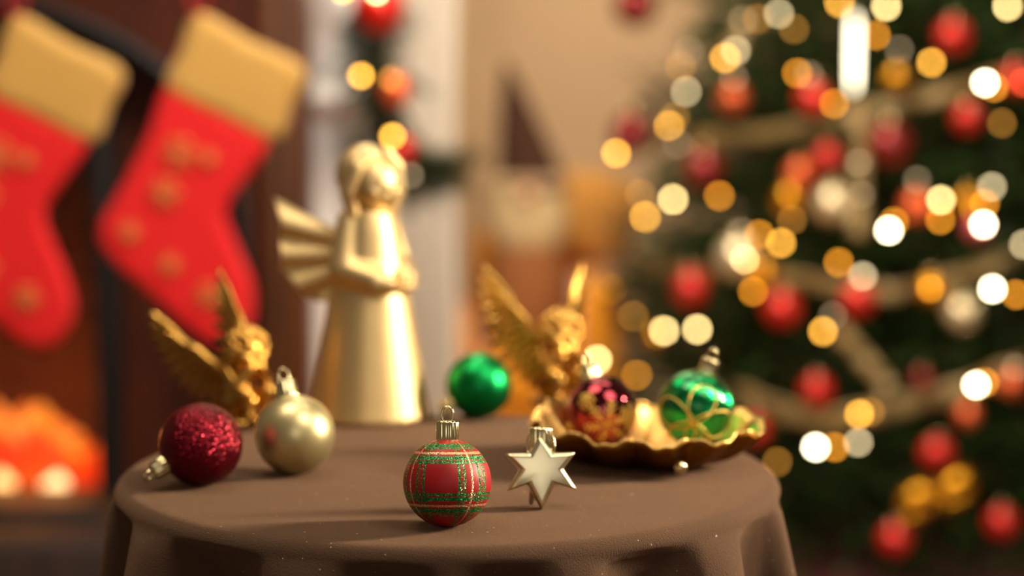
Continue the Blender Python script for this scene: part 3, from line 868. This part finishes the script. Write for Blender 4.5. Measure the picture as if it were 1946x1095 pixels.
# hat: bent cone
prof = []
n = 14
for i in range(n + 1):
    t = i / n; prof.append((.070 * (1 - t) ** .85 + .004, gz(340) + (gz(118) - gz(340)) * t))
b = MB().lathe(prof, 28, (0, -.01, 0)); z0, z1 = gz(340), gz(118)
b.v = [(x + (gX(962) - gX(1010)) * ((z - z0) / (z1 - z0)) + gX(1010), y, z) for x, y, z in b.v]
link('hat', b.mesh('hat'), M['brown_felt'], gn)
b = MB().lathe([(.062, -.012), (.080, -.014), (.086, 0), (.078, .018), (.060, .014)], 28, (gX(1008), -.01, gz(345)))
link('hat_brim', b.mesh('brim'), M['grey_felt'], gn)
link('nose', MB().ell((gX(1000), -.10, gz(362)), (.018, .018, .016)).mesh('nose'), M['skin_felt'], gn)
for s_ in (-1, 1): link('boot', MB().ell((s_ * .05, -.10, .022), (.026, .045, .022)).mesh('boot'), M['brown_felt'], gn)

# ------------------------------------------------------------------ table and cloth
TX, TY, TR = at(854, 890, 1.55).x, 1.533, .258
tbz = empty('side_table', (TX, TY, 0), 'small round side table hidden under the brown cloth', 'table')
link('tabletop', MB().lathe([(TR - .044, ZT - .03), (TR - .038, ZT - .026), (TR - .038, ZT - .012), (TR - .044, ZT - .006)], 64).mesh('top'), M['wood'], tbz)
link('pedestal', MB().lathe([(.03, .03), (.03, .30), (.05, ZT - .03)], 24).mesh('ped'), M['wood'], tbz)
link('foot_plate', MB().lathe([(.16, 0), (.16, .02), (.03, .03)], 32).mesh('foot'), M['wood'], tbz)
NA = 720; rings = []
for r in np.linspace(0, TR - .012, 26): rings.append(('t', r, 0))
for k in range(1, 9): a = k / 8 * pi / 2; rings.append(('e', TR - .012 + .012 * sin(a), .012 * (1 - cos(a))))
for d in np.linspace(.016, ZT - .012, 46): rings.append(('s', TR, d))
folds = []   # angle of fold ridge, width, amplitude
rnd = random.Random(21); a = 0
while a < 2 * pi:
    w = rnd.uniform(.24, .58); folds.append((a + w / 2, w, rnd.uniform(.7, 1.25))); a += w
def foldf(th):
    th %= 2 * pi
    for c, w, am in folds:
        if abs(th - c) <= w / 2: return am * cos((th - c) / w * 2 * pi) 
    return 0
ff = np.array([foldf(2 * pi * j / NA) for j in range(NA)])
ker = np.hanning(33); ker /= ker.sum(); ff = np.convolve(np.concatenate([ff[-16:], ff, ff[:16]]), ker, 'valid')
vs = []; fs = []
for typ, r, d in rings:
    for j in range(NA):
        th = 2 * pi * j / NA
        if typ == 't': rr = r; z = ZT + .0006 * sin(r * 60 + th * 3) * min(1, r / .1) * (0.35)
        else:
            f0 = ff[j]; g_ = (f0 + abs(f0)) / 2 if True else 0
            rr = r + (.36 * d * (1 - .9 * d) * g_ + d * .03 - .020 * min(1.3, max(0, .45 - f0)) * (1 - math.exp(-d * 50))) * min(1, (d - .004) / .012) if typ == 's' else r
            z = ZT - d - (.0015 * ff[j] if typ == 'e' and d > .01 else 0)
        vs.append((rr * cos(th), rr * sin(th), z))
for i in range(len(rings) - 1):
    for j in range(NA):
        a = i * NA + j; b = i * NA + (j + 1) % NA; fs.append((a, a + NA, b + NA, b))
me = mods(MB().add(vs, fs), [('SMOOTH', dict(iterations=3))])
o = link('tablecloth', me, M['plush']); o.location = (TX, TY, 0)
tag(o, 'brown plush cloth draped in folds over the round table', 'tablecloth')

# ------------------------------------------------------------------ ornaments on the table
# tartan ball
c, r = ball_place(850, 917, 84)
t1, off1, q1 = bauble('christmas_bauble', c, r, (0.0, .16, 1), M['tartan'], 'red tartan bauble with green and copper glitter stripes, nearest in front', 'baubles on the table', seg=(96, 64), spin=0, capk=1.12)
# red glitter
c, r = ball_place(382, 845, 79)
bauble('christmas_bauble', c, r, (-.82, -.42, -.42), M['red_glitter'], 'dark red glitter bauble lying on its side at the left', 'baubles on the table', seg=(96, 64), fold=.3)
# gold matte
c, r = ball_place(560, 826, 76)
bauble('christmas_bauble', c, r, (-.24, .45, 1), M['gold_matte'], 'matte gold bauble with small dark specks beside the red glitter one', 'baubles on the table', seg=(96, 64), capk=1.2)
# green satin
c, r = ball_place(910, 733, 63)
bauble('christmas_bauble', c, r, (-.80, -.25, -.52), M['green_satin'], 'plain satin green bauble right of the large angel', 'baubles on the table', seg=(96, 64))

def sph_frame(n, up=(0, 0, 1)):
    n = Vector(n).normalized(); x = Vector(up).cross(n).normalized(); y = n.cross(x); return n, x, y
def on_sphere(n, x, y, rad, u, v):     # azimuthal mapping, u,v in radians
    a = sqrt(u * u + v * v)
    if a < 1e-6: return n * rad
    d = (x * (u / a) + y * (v / a)); return (n * cos(a) + d * sin(a)) * rad
# direction (world) on a ball that shows at the given offset in pixels
def face_dir(px, py, cx, cy, rpx):
    u = (px - cx) / rpx; v = -(py - cy) / rpx; w = sqrt(max(0, 1 - u * u - v * v))
    vd = ray(cx, cy).normalized(); rt = Vector((1, 0, 0)); rt = (rt - vd * rt.dot(vd)).normalized(); up = rt.cross(vd)
    return rt * u + up * v - vd * w
# maroon ball in the dish
def ball_at(px, py, rpx, rad):
    d = ray(px, py); return Vector((0, 0, CZ)) + d * (F * rad / rpx)
c = ball_at(1143, 782, 70, .0300)
th, off, q = bauble('christmas_bauble', c, .030, (-.30, .25, 1), M['maroon_gloss'], 'glossy maroon bauble with gold snowflakes, left in the gold dish', 'baubles in the gold dish', seg=(96, 64), fold=.5)
for (px, py, rr, arms) in ((1154, 806, .62, 1), (1114, 763, .26, 0), (1196, 792, .36, 1), (1085, 815, .22, 0), (1150, 735, .0, 0)):
    if rr == 0: continue
    n, x, y = sph_frame(face_dir(px, py, 1143, 782, 70)); mb = MB()
    for k in range(6):
        a = k * pi / 3 + .3
        def L_(t, s): return on_sphere(n, x, y, .0302, t * cos(a) - s * sin(a), t * sin(a) + s * cos(a))
        if arms:
            mb.tube([L_(rr * t / 5, 0) for t in range(6)], .0008, 6)
            for t0, l in ((.35, .25), (.6, .28), (.85, .2)):
                for s_ in (-1, 1): mb.tube([L_(rr * t0, 0), L_(rr * (t0 + l * .7), s_ * rr * l * .8)], .0008, 6)
        else:
            mb.tube([L_(rr * t / 3, 0) for t in range(4)], [.0022, .0018, .0016, .0010], 6, flat=.35)
            mb.tube([L_(rr * .5, 0), L_(rr * .8, rr * .35)], .0011, 6, flat=.4); mb.tube([L_(rr * .5, 0), L_(rr * .8, -rr * .35)], .0011, 6, flat=.4)
    o = link('snowflake', mb.mesh('flake'), M['gold_glitter'], th); o.location = off; tag(o, 'gold glitter snowflake')
# green ribbed ball
c = ball_at(1322, 776, 73, .0308)
th, off, q = bauble('christmas_bauble', c, .0308, (.33, .22, 1), M['ribbed_green'], 'ribbed shiny green bauble with gold petal outlines, right in the gold dish', 'baubles in the gold dish', seg=(128, 64), fold=.4)
nodes = [((1317, 803), (75, 150, 205, -40, 12), (.95, .8, .8, .85, .85))]
n, x, y = sph_frame(face_dir(1317, 803, 1322, 776, 73))
for adeg, ln in zip((66, 164, -14, 232, -80), (1.05, 1.15, 1.2, 1.0, .9)):
    a = R(adeg); pts = []
    for i in range(33):
        t = 2 * pi * i / 32; u_ = ln * (1 - cos(t)) / 2; w_ = .34 * ln * sin(t) * (1 - .30 * cos(t))
        pts.append(on_sphere(n, x, y, .0310, u_ * cos(a) - w_ * sin(a), u_ * sin(a) + w_ * cos(a)))
    o = link('petal_outline', MB().tube(pts[:-1], .0008, 6, closed=True).mesh('petal'), M['gold_glitter'], th); o.location = off
for adeg in (72, 160, 250, -20):
    a = R(adeg); nn = (n * -1); x2 = x; pts = []
    for i in range(33):
        t = 2 * pi * i / 32; u_ = 1.2 * (1 - cos(t)) / 2; w_ = .4 * sin(t)
        pts.append(on_sphere(nn, x, y, .0310, u_ * cos(a) - w_ * sin(a), u_ * sin(a) + w_ * cos(a)))
    o = link('petal_outline', MB().tube(pts[:-1], .0008, 6, closed=True).mesh('petal'), M['gold_glitter'], th); o.location = off

# gold dish --------------------------------------------------------
dc = Vector((at(1230, 850, 1.57).x, 1.562, ZT))
dish = empty('gold_dish', dc, 'scalloped gold leaf-shaped dish holding two baubles', 'dish')
def dish_r(a):
    lob = abs(sin(a * 5.5 + .4)) ** .6
    return .078 * (1 + .18 * abs(cos(a)) ** 2) * (.92 + .10 * lob)
NR, NS = 26, 264; tv = []; fs = []
def dz(a, t):
    rise = .0265 + .004 * abs(cos(a)) ** 2 + .005 * (sin(a) > 0) * sin(a) + .010 * math.exp(-((a - 2.6) / .3) ** 2)
    return .0022 + rise * t ** 4.2 + .0026 * cos(a * 11 + .8) * t ** 2 + .0010 * sin(a * 33) * t ** 3
for i in range(NR + 1):
    t = i / NR
    for j in range(NS):
        a = 2 * pi * j / NS; r = dish_r(a) * t if t > .6 else .078 * (1 + .18 * abs(cos(a)) ** 2) * t * (1 + (dish_r(a) / (.078 * (1 + .18 * abs(cos(a)) ** 2)) - 1) * (t / .6) ** 2)
        tv.append((r * cos(a), r * sin(a) * .98, dz(a, t)))
for i in range(NR):
    for j in range(NS): a = i * NS + j; b = i * NS + (j + 1) % NS; fs.append((a, a + NS, b + NS, b))
me = mods(MB().add(tv, fs), [('SOLIDIFY', dict(thickness=.0022, offset=0, use_rim=True))])
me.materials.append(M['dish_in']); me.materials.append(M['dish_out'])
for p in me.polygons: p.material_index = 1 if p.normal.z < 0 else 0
link('bowl', me, None, dish)
rim = [tv[NR * NS + j] for j in range(NS)]
link('rim', MB().tube(rim, .0013, 6, closed=True).mesh('rim'), M['gold_satin'], dish)
for a in (-1.30, .79, 2.9):
    link('bead', MB().ell((.075 * cos(a), .070 * sin(a), .0100), .0056).mesh('bead'), M['cap_gold'], dish)
for k in range(11):
    a0 = 2 * pi * (k + .5) / 11 + .07
    pts = [(dish_r(a0) * t * cos(a0), dish_r(a0) * t * sin(a0) * .92, dz(a0, t) + .0012) for t in [.2 + .75 * i / 8 for i in range(9)]]
    link('vein', MB().tube(pts, [.0011 - .00008 * i for i in range(9)], 6).mesh('vein'), M['dish_in'], dish)

# star ornament ----------------------------------------------------
sb = atz(1028, 968, ZT); dep = sb.y
st = empty('star_ornament', sb, 'champagne gold six-pointed star ornament standing beside the tartan bauble', 'ornament')
scx = dep / F * 1.0
so = (sb.y) / F
def star_pts(cx, cy, k=1.0):
    out = [(1028, 828), (1098, 861), (1099, 934), (1029, 972), (961, 935), (960, 862)]
    inn = [(1052, 861), (1072, 897), (1052, 916), (1006, 916), (985, 897), (1005, 861)]
    # order: outer, inner alternating
    inn = [(1053, 862), (1073, 893), (1056, 921), (1002, 921), (987, 893), (1006, 862)]
    p = []
    for o_, i_ in zip(out, inn): p += [o_, i_]
    return [((x - cx) * so * k, -(y - cy) * so * k) for x, y in p]
P0 = star_pts(1028, 897)
zc_ = (970 - 897) * so
n = 12; vs = []; fs = []
def layer(k, y, kin=None):
    out = []
    for i, (x, z) in enumerate(P0):
        q = k if i % 2 == 0 else (kin or k); out.append((x * q, y, z * q + zc_))
    return out
L0 = layer(.86, -.0072, .80); L1 = layer(1.0, -.0042, 1.0); L2 = layer(1.0, .0042, 1.0); L3 = layer(.86, .0072, .80)
vs = L0 + L1 + L2 + L3 + [(0, -.0074, zc_ + .0), (0, .0074, zc_)]
for i in range(n):
    j = (i + 1) % n
    for b in range(3): fs.append((b * n + i, b * n + j, (b + 1) * n + j, (b + 1) * n + i))
    fs.append((4 * n, j, i)); fs.append((4 * n + 1, 3 * n + i, 3 * n + j))
me = mods(MB().add(vs, fs), [('BEVEL', dict(width=.0013, segments=3, limit_method='ANGLE', angle_limit=R(18)))])
M['star'] = mat('star_metal', 'e6dcb8', .30, 1, bump=(60, .08, .002))
o = link('star_body', me, M['star'], st)
rot = Matrix.Rotation(R(-4), 4, 'Z')
o.rotation_euler = (R(-13), 0, R(5))
b = MB().ell((0, .0, 0), (.0055, .0045, .009)); b.xf(Matrix.Translation((-.006, .006, .009)))
link('rear_point', MB().tube([(-.002, .006, .03), (-.007, .012, .001)], [.006, .0015], 4).mesh('rp'), M['star'], st)
cap = link('cap', cap_mesh(0, 0, ribs=11, h=.0150, r=.0080).mesh('cap'), M['cap_gold'], st); cap.location = (0, .0135, zc_ + (897 - 852) * so - .002); cap.rotation_euler = (R(-9), 0, 0)
lp = []
for i in range(24): a = 2 * pi * i / 24; lp.append((.0100 * cos(a), -.002 + .004 * sin(a), .0020 + .0130 * sin(a)))
link('hanging_loop', MB().tube(lp, .0007, 6, closed=True).mesh('loop'), M['cap_gold'], cap)

# angel ------------------------------------------------------------
cm = .01
ab = atz(703, 793, ZT)
ang = empty('angel_figurine', ab, 'large satin gold angel figurine with one fluted wing spread left', 'figurine', rz=R(40))
sc = Matrix.Scale(cm, 4)
def prt(name, mb_or_me, m, parent, label=None):
    me = mb_or_me if not isinstance(mb_or_me, MB) else mb_or_me.mesh(name)
    o = link(name, me, m, parent)
    if label: o['label'] = label
    return o
b = MB().lathe([(5.3, 0), (5.55, .25), (5.35, 1.2), (4.85, 4), (4.25, 7.5), (3.75, 10.5), (3.35, 12.8), (2.95, 15), (2.6, 17), (2.15, 18.6), (1.2, 19.4), (.9, 20)], 48)
for s_ in (-1, 1):
    b.caps((s_ * 2.0, .1, 17.9), (s_ * 3.0, -.3, 13.6), 1.15, 1.35); b.caps((s_ * 3.0, -.3, 13.6), (s_ * 1.6, -3.2, 12.7), 1.35, 1.25); b.caps((s_ * 1.6, -3.2, 12.7), (s_ * .9, -4.2, 12.4), 1.0, .8)
b.xf(sc); prt('robe', fuse(b, .0022, 4), M['angel'], ang)
# hands
for s_ in (-1, 1):
    h_ = MB(); pc = Vector((s_ * .55, -4.7, 12.1)); h_.ell(pc, (.55, .9, .38))
    for f_ in range(4): h_.caps(pc + Vector((s_ * (.35 - f_ * .25), -.6, .05)), pc + Vector((s_ * (.15 - f_ * .3), -1.55 + .12 * abs(f_ - 1), .18)), .2, .15, 8)
    h_.caps(pc + Vector((s_ * .4, .1, .2)), pc + Vector((s_ * -.05, -.7, .65)), .2, .15, 8)
    h_.xf(sc); prt('hand', fuse(h_, .0009, 2), M['angel'], ang)
hd = Vector((0, -1.0, 21.2))
b = MB().ell(hd, (2.35, 2.15, 2.55), None, 24, 16).ell(hd + Vector((0, -2.05, -.35)), (.26, .3, .28)).ell(hd + Vector((0, -1.75, -1.1)), (.5, .3, .16)).caps((0, 0, 19), (0, -.2, 20.5), .95, .9)
for s_ in (-1, 1): b.ell(hd + Vector((s_ * 1.0, -1.3, -.7)), (.8, .6, .7))
b.xf(sc); head = prt('head', fuse(b, .0012, 3), M['angel'], ang)
eye = mat('angel_recess', '8a6a38', .5, .9)
for s_ in (-1, 1):
    prt('eye', MB().ell((hd + Vector((s_ * .8, -1.93, .2))) * cm, (.0030, .0012, .0013)), eye, head)
b = MB().ell((0, .3, 21.85), (2.8, 2.65, 2.75), None, 28, 18)
for s_ in (-1, 1):
    b.caps((s_ * .9, -1.6, 23.8), (s_ * 2.15, -1.35, 22.6), .62, .7); b.caps((s_ * 2.15, -1.35, 22.6), (s_ * 2.6, -.7, 20.4), .7, .85); b.caps((s_ * 2.6, -.7, 20.4), (s_ * 2.1, -.6, 18.4), .85, .6)
b.caps((0, .6, 21), (0, 1.2, 17.4), 2.2, 1.4)
b.xf(sc); prt('hair', fuse(b, .0015, 4), M['angel'], head)
b = MB()
for k in range(5): a = 2 * pi * k / 5; b.ell(Vector((-1.75, -1.75, 22.3)) * cm + Vector((.003 * cos(a), .001, .003 * sin(a))), .0024, None, 10, 7)
prt('hair_flower', b, M['angel'], head)
# wings (fluted fans)
def fluted(side):
    root0, root1 = Vector((0, 1.6)), Vector((0, -3.6))
    tips = [(-6.1, 4.7), (-5.75, 2.5), (-5.6, 1.2), (-5.75, -.6), (-5.55, -1.5), (-4.4, -3.3), (-3.4, -4.1), (-1.8, -4.7), (-.3, -4.3)]
    NU, NV = 64, 14; vs = []; fs = []
    for i in range(NU + 1):
        a = i / NU; f_ = a * (len(tips) - 1); k = min(int(f_), len(tips) - 2); q = Vector(tips[k]).lerp(Vector(tips[k + 1]), f_ - k); r0 = root0.lerp(root1, a)
        for j in range(NV + 1):
            t = j / NV; p = r0.lerp(q, t); w = .55 * cos(a * 2 * pi * 4.0) * t ** .8 * (1 - .2 * t)
            p = p * (1 + .03 * cos(a * 2 * pi * 4.0) * t)
            vs.append(Vector((side * -p.x, w + .9 * t * t * 0, p.y)))
    for i in range(NU):
        for j in range(NV): a = i * (NV + 1) + j; fs.append((a, a + 1, a + NV + 2, a + NV + 1))
    b = MB().add(vs, fs); b.xf(sc)
    return mods(b, [('SOLIDIFY', dict(thickness=.0045, offset=0)), ('BEVEL', dict(width=.001, segments=2, limit_method='ANGLE', angle_limit=R(50)))])
for side in (-1, 1):
    o = prt('wing', fluted(side), M['angel'], ang); o.location = (side * 1.3 * cm, 2.0 * cm, 15.0 * cm); o.rotation_euler = (0, 0, side * R(42))

# cherubs ----------------------------------------------------------
def feather(mb, p, d, L, w, th, nrm):
    d = d.normalized(); s_ = nrm.cross(d).normalized(); n_ = 8; top = []; 
    pts = []
    for i in range(n_ + 1):
        t = i / n_; ww = w * (sin(pi * (.18 + .72 * t)) ** .7) * (1 if t < .9 else .75); c = p + d * L * t - nrm * (.0 + .12 * L * t * t * .4)
        pts.append((c, ww))
    vs = []; fs = []
    for c, ww in pts:
        for u, h in ((-1, .0), (-.5, .6), (0, 1.0), (.5, .6), (1, .0), (.5, -.5), (-.5, -.5)): vs.append(c + s_ * ww * u + nrm * th * h)
    m_ = 7
    for i in range(n_):
        for j in range(m_): a = i * m_ + j; b = i * m_ + (j + 1) % m_; fs.append((a, b, b + m_, a + m_))
    fs.append(tuple(range(m_))[::-1]); fs.append(tuple(n_ * m_ + j for j in range(m_)))
    mb.add(vs, fs)
def cherub_wing(side, raise_):
    b = MB(); nrm = Vector((0, -1, 0))
    def dirv(a): return Vector((side * cos(a), 0, sin(a)))
    arm = [Vector((0, 0, 0)), dirv(R(30 + raise_)) * 1.8, dirv(R(38 + raise_)) * 3.4, dirv(R(34 + raise_)) * 4.9]
    for k in range(11):          # primaries and secondaries
        t = k / 10; f_ = t * 3; i = min(int(f_), 2); p = arm[i].lerp(arm[i + 1], f_ - i)
        a = R(-78 + raise_ * .5 + 118 * t ** 1.1)
        feather(b, p + nrm * .0, dirv(a), 3.7 + 1.0 * t, .54, .22, nrm)
    for k in range(10):
        t = (k + .3) / 10; f_ = t * 3; i = min(int(f_), 2); p = arm[i].lerp(arm[i + 1], f_ - i)
        feather(b, p + nrm * .25, dirv(R(-70 + raise_ * .5 + 108 * t)), 1.9 + .8 * t, .48, .22, nrm)
    for k in range(9):
        t = (k + .1) / 9; f_ = t * 3; i = min(int(f_), 2); p = arm[i].lerp(arm[i + 1], f_ - i)
        feather(b, p + nrm * .45, dirv(R(-60 + raise_ * .5 + 95 * t)), 1.1 + .3 * t, .42, .2, nrm)
    b.tube([a + nrm * .35 for a in arm] , [.5, .5, .42, .28], 10)
    b.xf(sc); return b.mesh('wing')
b = MB()
b.ell((0, -.6, .5), (2.5, 3.0, .7), None, 24, 12)
b.ell((0, .2, 3.3), (1.5, 1.25, 1.9)).ell((0, -.15, 2.5), (1.45, 1.35, 1.2)).ell((0, .1, 4.6), (1.35, 1.0, 1.0))
for s_ in (-1, 1):
    b.caps((s_ * .85, 0, 1.9), (s_ * 1.25, -2.3, 3.2), .95, .72); b.caps((s_ * 1.25, -2.3, 3.2), (s_ * .95, -2.4, 1.3), .66, .42)
    b.ell((s_ * .95, -3.0, .98), (.42, .85, .35))
    for f_ in range(4): b.ell((s_ * .95 + (f_ - 1.5) * .2, -3.75, .98), .16, None, 8, 6)
    b.caps((s_ * 1.35, .0, 5.0), (s_ * 1.75, -1.7, 3.95), .62, .5); b.caps((s_ * 1.75, -1.7, 3.95), (s_ * .7, -2.35, 5.2), .5, .36)
    b.ell((s_ * .55, -2.35, 5.45), (.42, .35, .45))
    for f_ in range(4): b.caps((s_ * (.35 + f_ * .18), -2.45, 5.6), (s_ * (.3 + f_ * .17), -2.35, 6.1), .14, .11, 6)
    b.caps((s_ * .3, -2.4, 5.4), (s_ * .05, -2.5, 5.75), .15, .12, 6)
b.caps((0, -.1, 5.1), (0, -.6, 6.0), .7, .7)
b.xf(sc); cbody = fuse(b, .0014, 2)
hc = Vector((0, -1.0, 6.95))
b = MB().ell(hc, (1.6, 1.6, 1.7), None, 20, 14).ell(hc + Vector((0, -1.62, -.25)), (.24, .28, .24)).ell(hc + Vector((0, -1.42, -.85)), (.35, .25, .14)).ell(hc + Vector((0, -1.2, -1.35)), (.45, .4, .3))
for s_ in (-1, 1):
    b.ell(hc + Vector((s_ * .8, -1.1, -.6)), (.6, .5, .5)).ell(hc + Vector((s_ * 1.62, 0, -.25)), (.18, .3, .4)).ell(hc + Vector((s_ * .58, -1.42, .42)), (.42, .22, .12))
b.xf(sc); chead = fuse(b, .0010, 1)
b = MB(); rnd = random.Random(3)
for k in range(74):
    z = 1 - 1.35 * (k + .5) / 74; a = k * ga; rr = sqrt(max(0, 1 - z * z)); d = Vector((rr * cos(a), rr * sin(a), z))
    if d.y < -.45 and d.z < .55: continue
    r0 = rnd.uniform(.34, .5); b.ell(hc + Vector((d.x * 1.72, d.y * 1.72, d.z * 1.85)), r0, None, 10, 7)
b.xf(sc); chair_ = b.mesh('curls')
eyes = MB()
for s_ in (-1, 1): eyes.ell((hc + Vector((s_ * .55, -1.5, .12))) * cm, (.0022, .0012, .0014), None, 10, 8)
eme = eyes.mesh('eyes')
loin = MB().lathe([(1.5, 1.4), (1.85, 1.7), (1.85, 2.4), (1.6, 3.0), (1.4, 3.1)], 36, (0, -.2, 0), lambda a, r, z: 1 + .05 * sin(a * 11)); loin.xf(sc); lme = loin.mesh('drape')
wm = {}
def cherub(loc, deg, label, rs=(15, 15), sws=(45, 45), k=1.0, lroot=(.5, 1.15)):
    th = empty('cherub_figurine', loc, label, 'figurine', 'gold cherub figurines', rz=R(deg)); th.scale = (k, k, k)
    link('body', cbody, M['cherub'], th); link('drapery', lme, M['cherub'], th)
    h_ = link('head', chead, M['cherub'], th); link('curly_hair', chair_, M['cherub'], h_); link('eyes', eme, M['cherub'], h_)
    for side, raise_, sw in ((-1, rs[0], sws[0]), (1, rs[1], sws[1])):
        key = (side, raise_)
        if key not in wm: wm[key] = cherub_wing(side, raise_)
        o = link('wing', wm[key], M['cherub'], th); o.location = ((side * .5 if side < 0 else lroot[0]) * cm, (1.15 if side < 0 else lroot[1]) * cm, 4.9 * cm); o.rotation_euler = (0, 0, side * R(sw))
cherub(atz(458, 807, ZT), 45, 'gold cherub figurine behind the red glitter bauble, feathered wing spread left', (-8, 36), (66, 88), k=.98, lroot=(1.6, .9))
cherub(atz(1055, 772, ZT), 25, 'gold cherub figurine behind the green bauble and the dish', (22, 22), (33, 33), k=1.02)
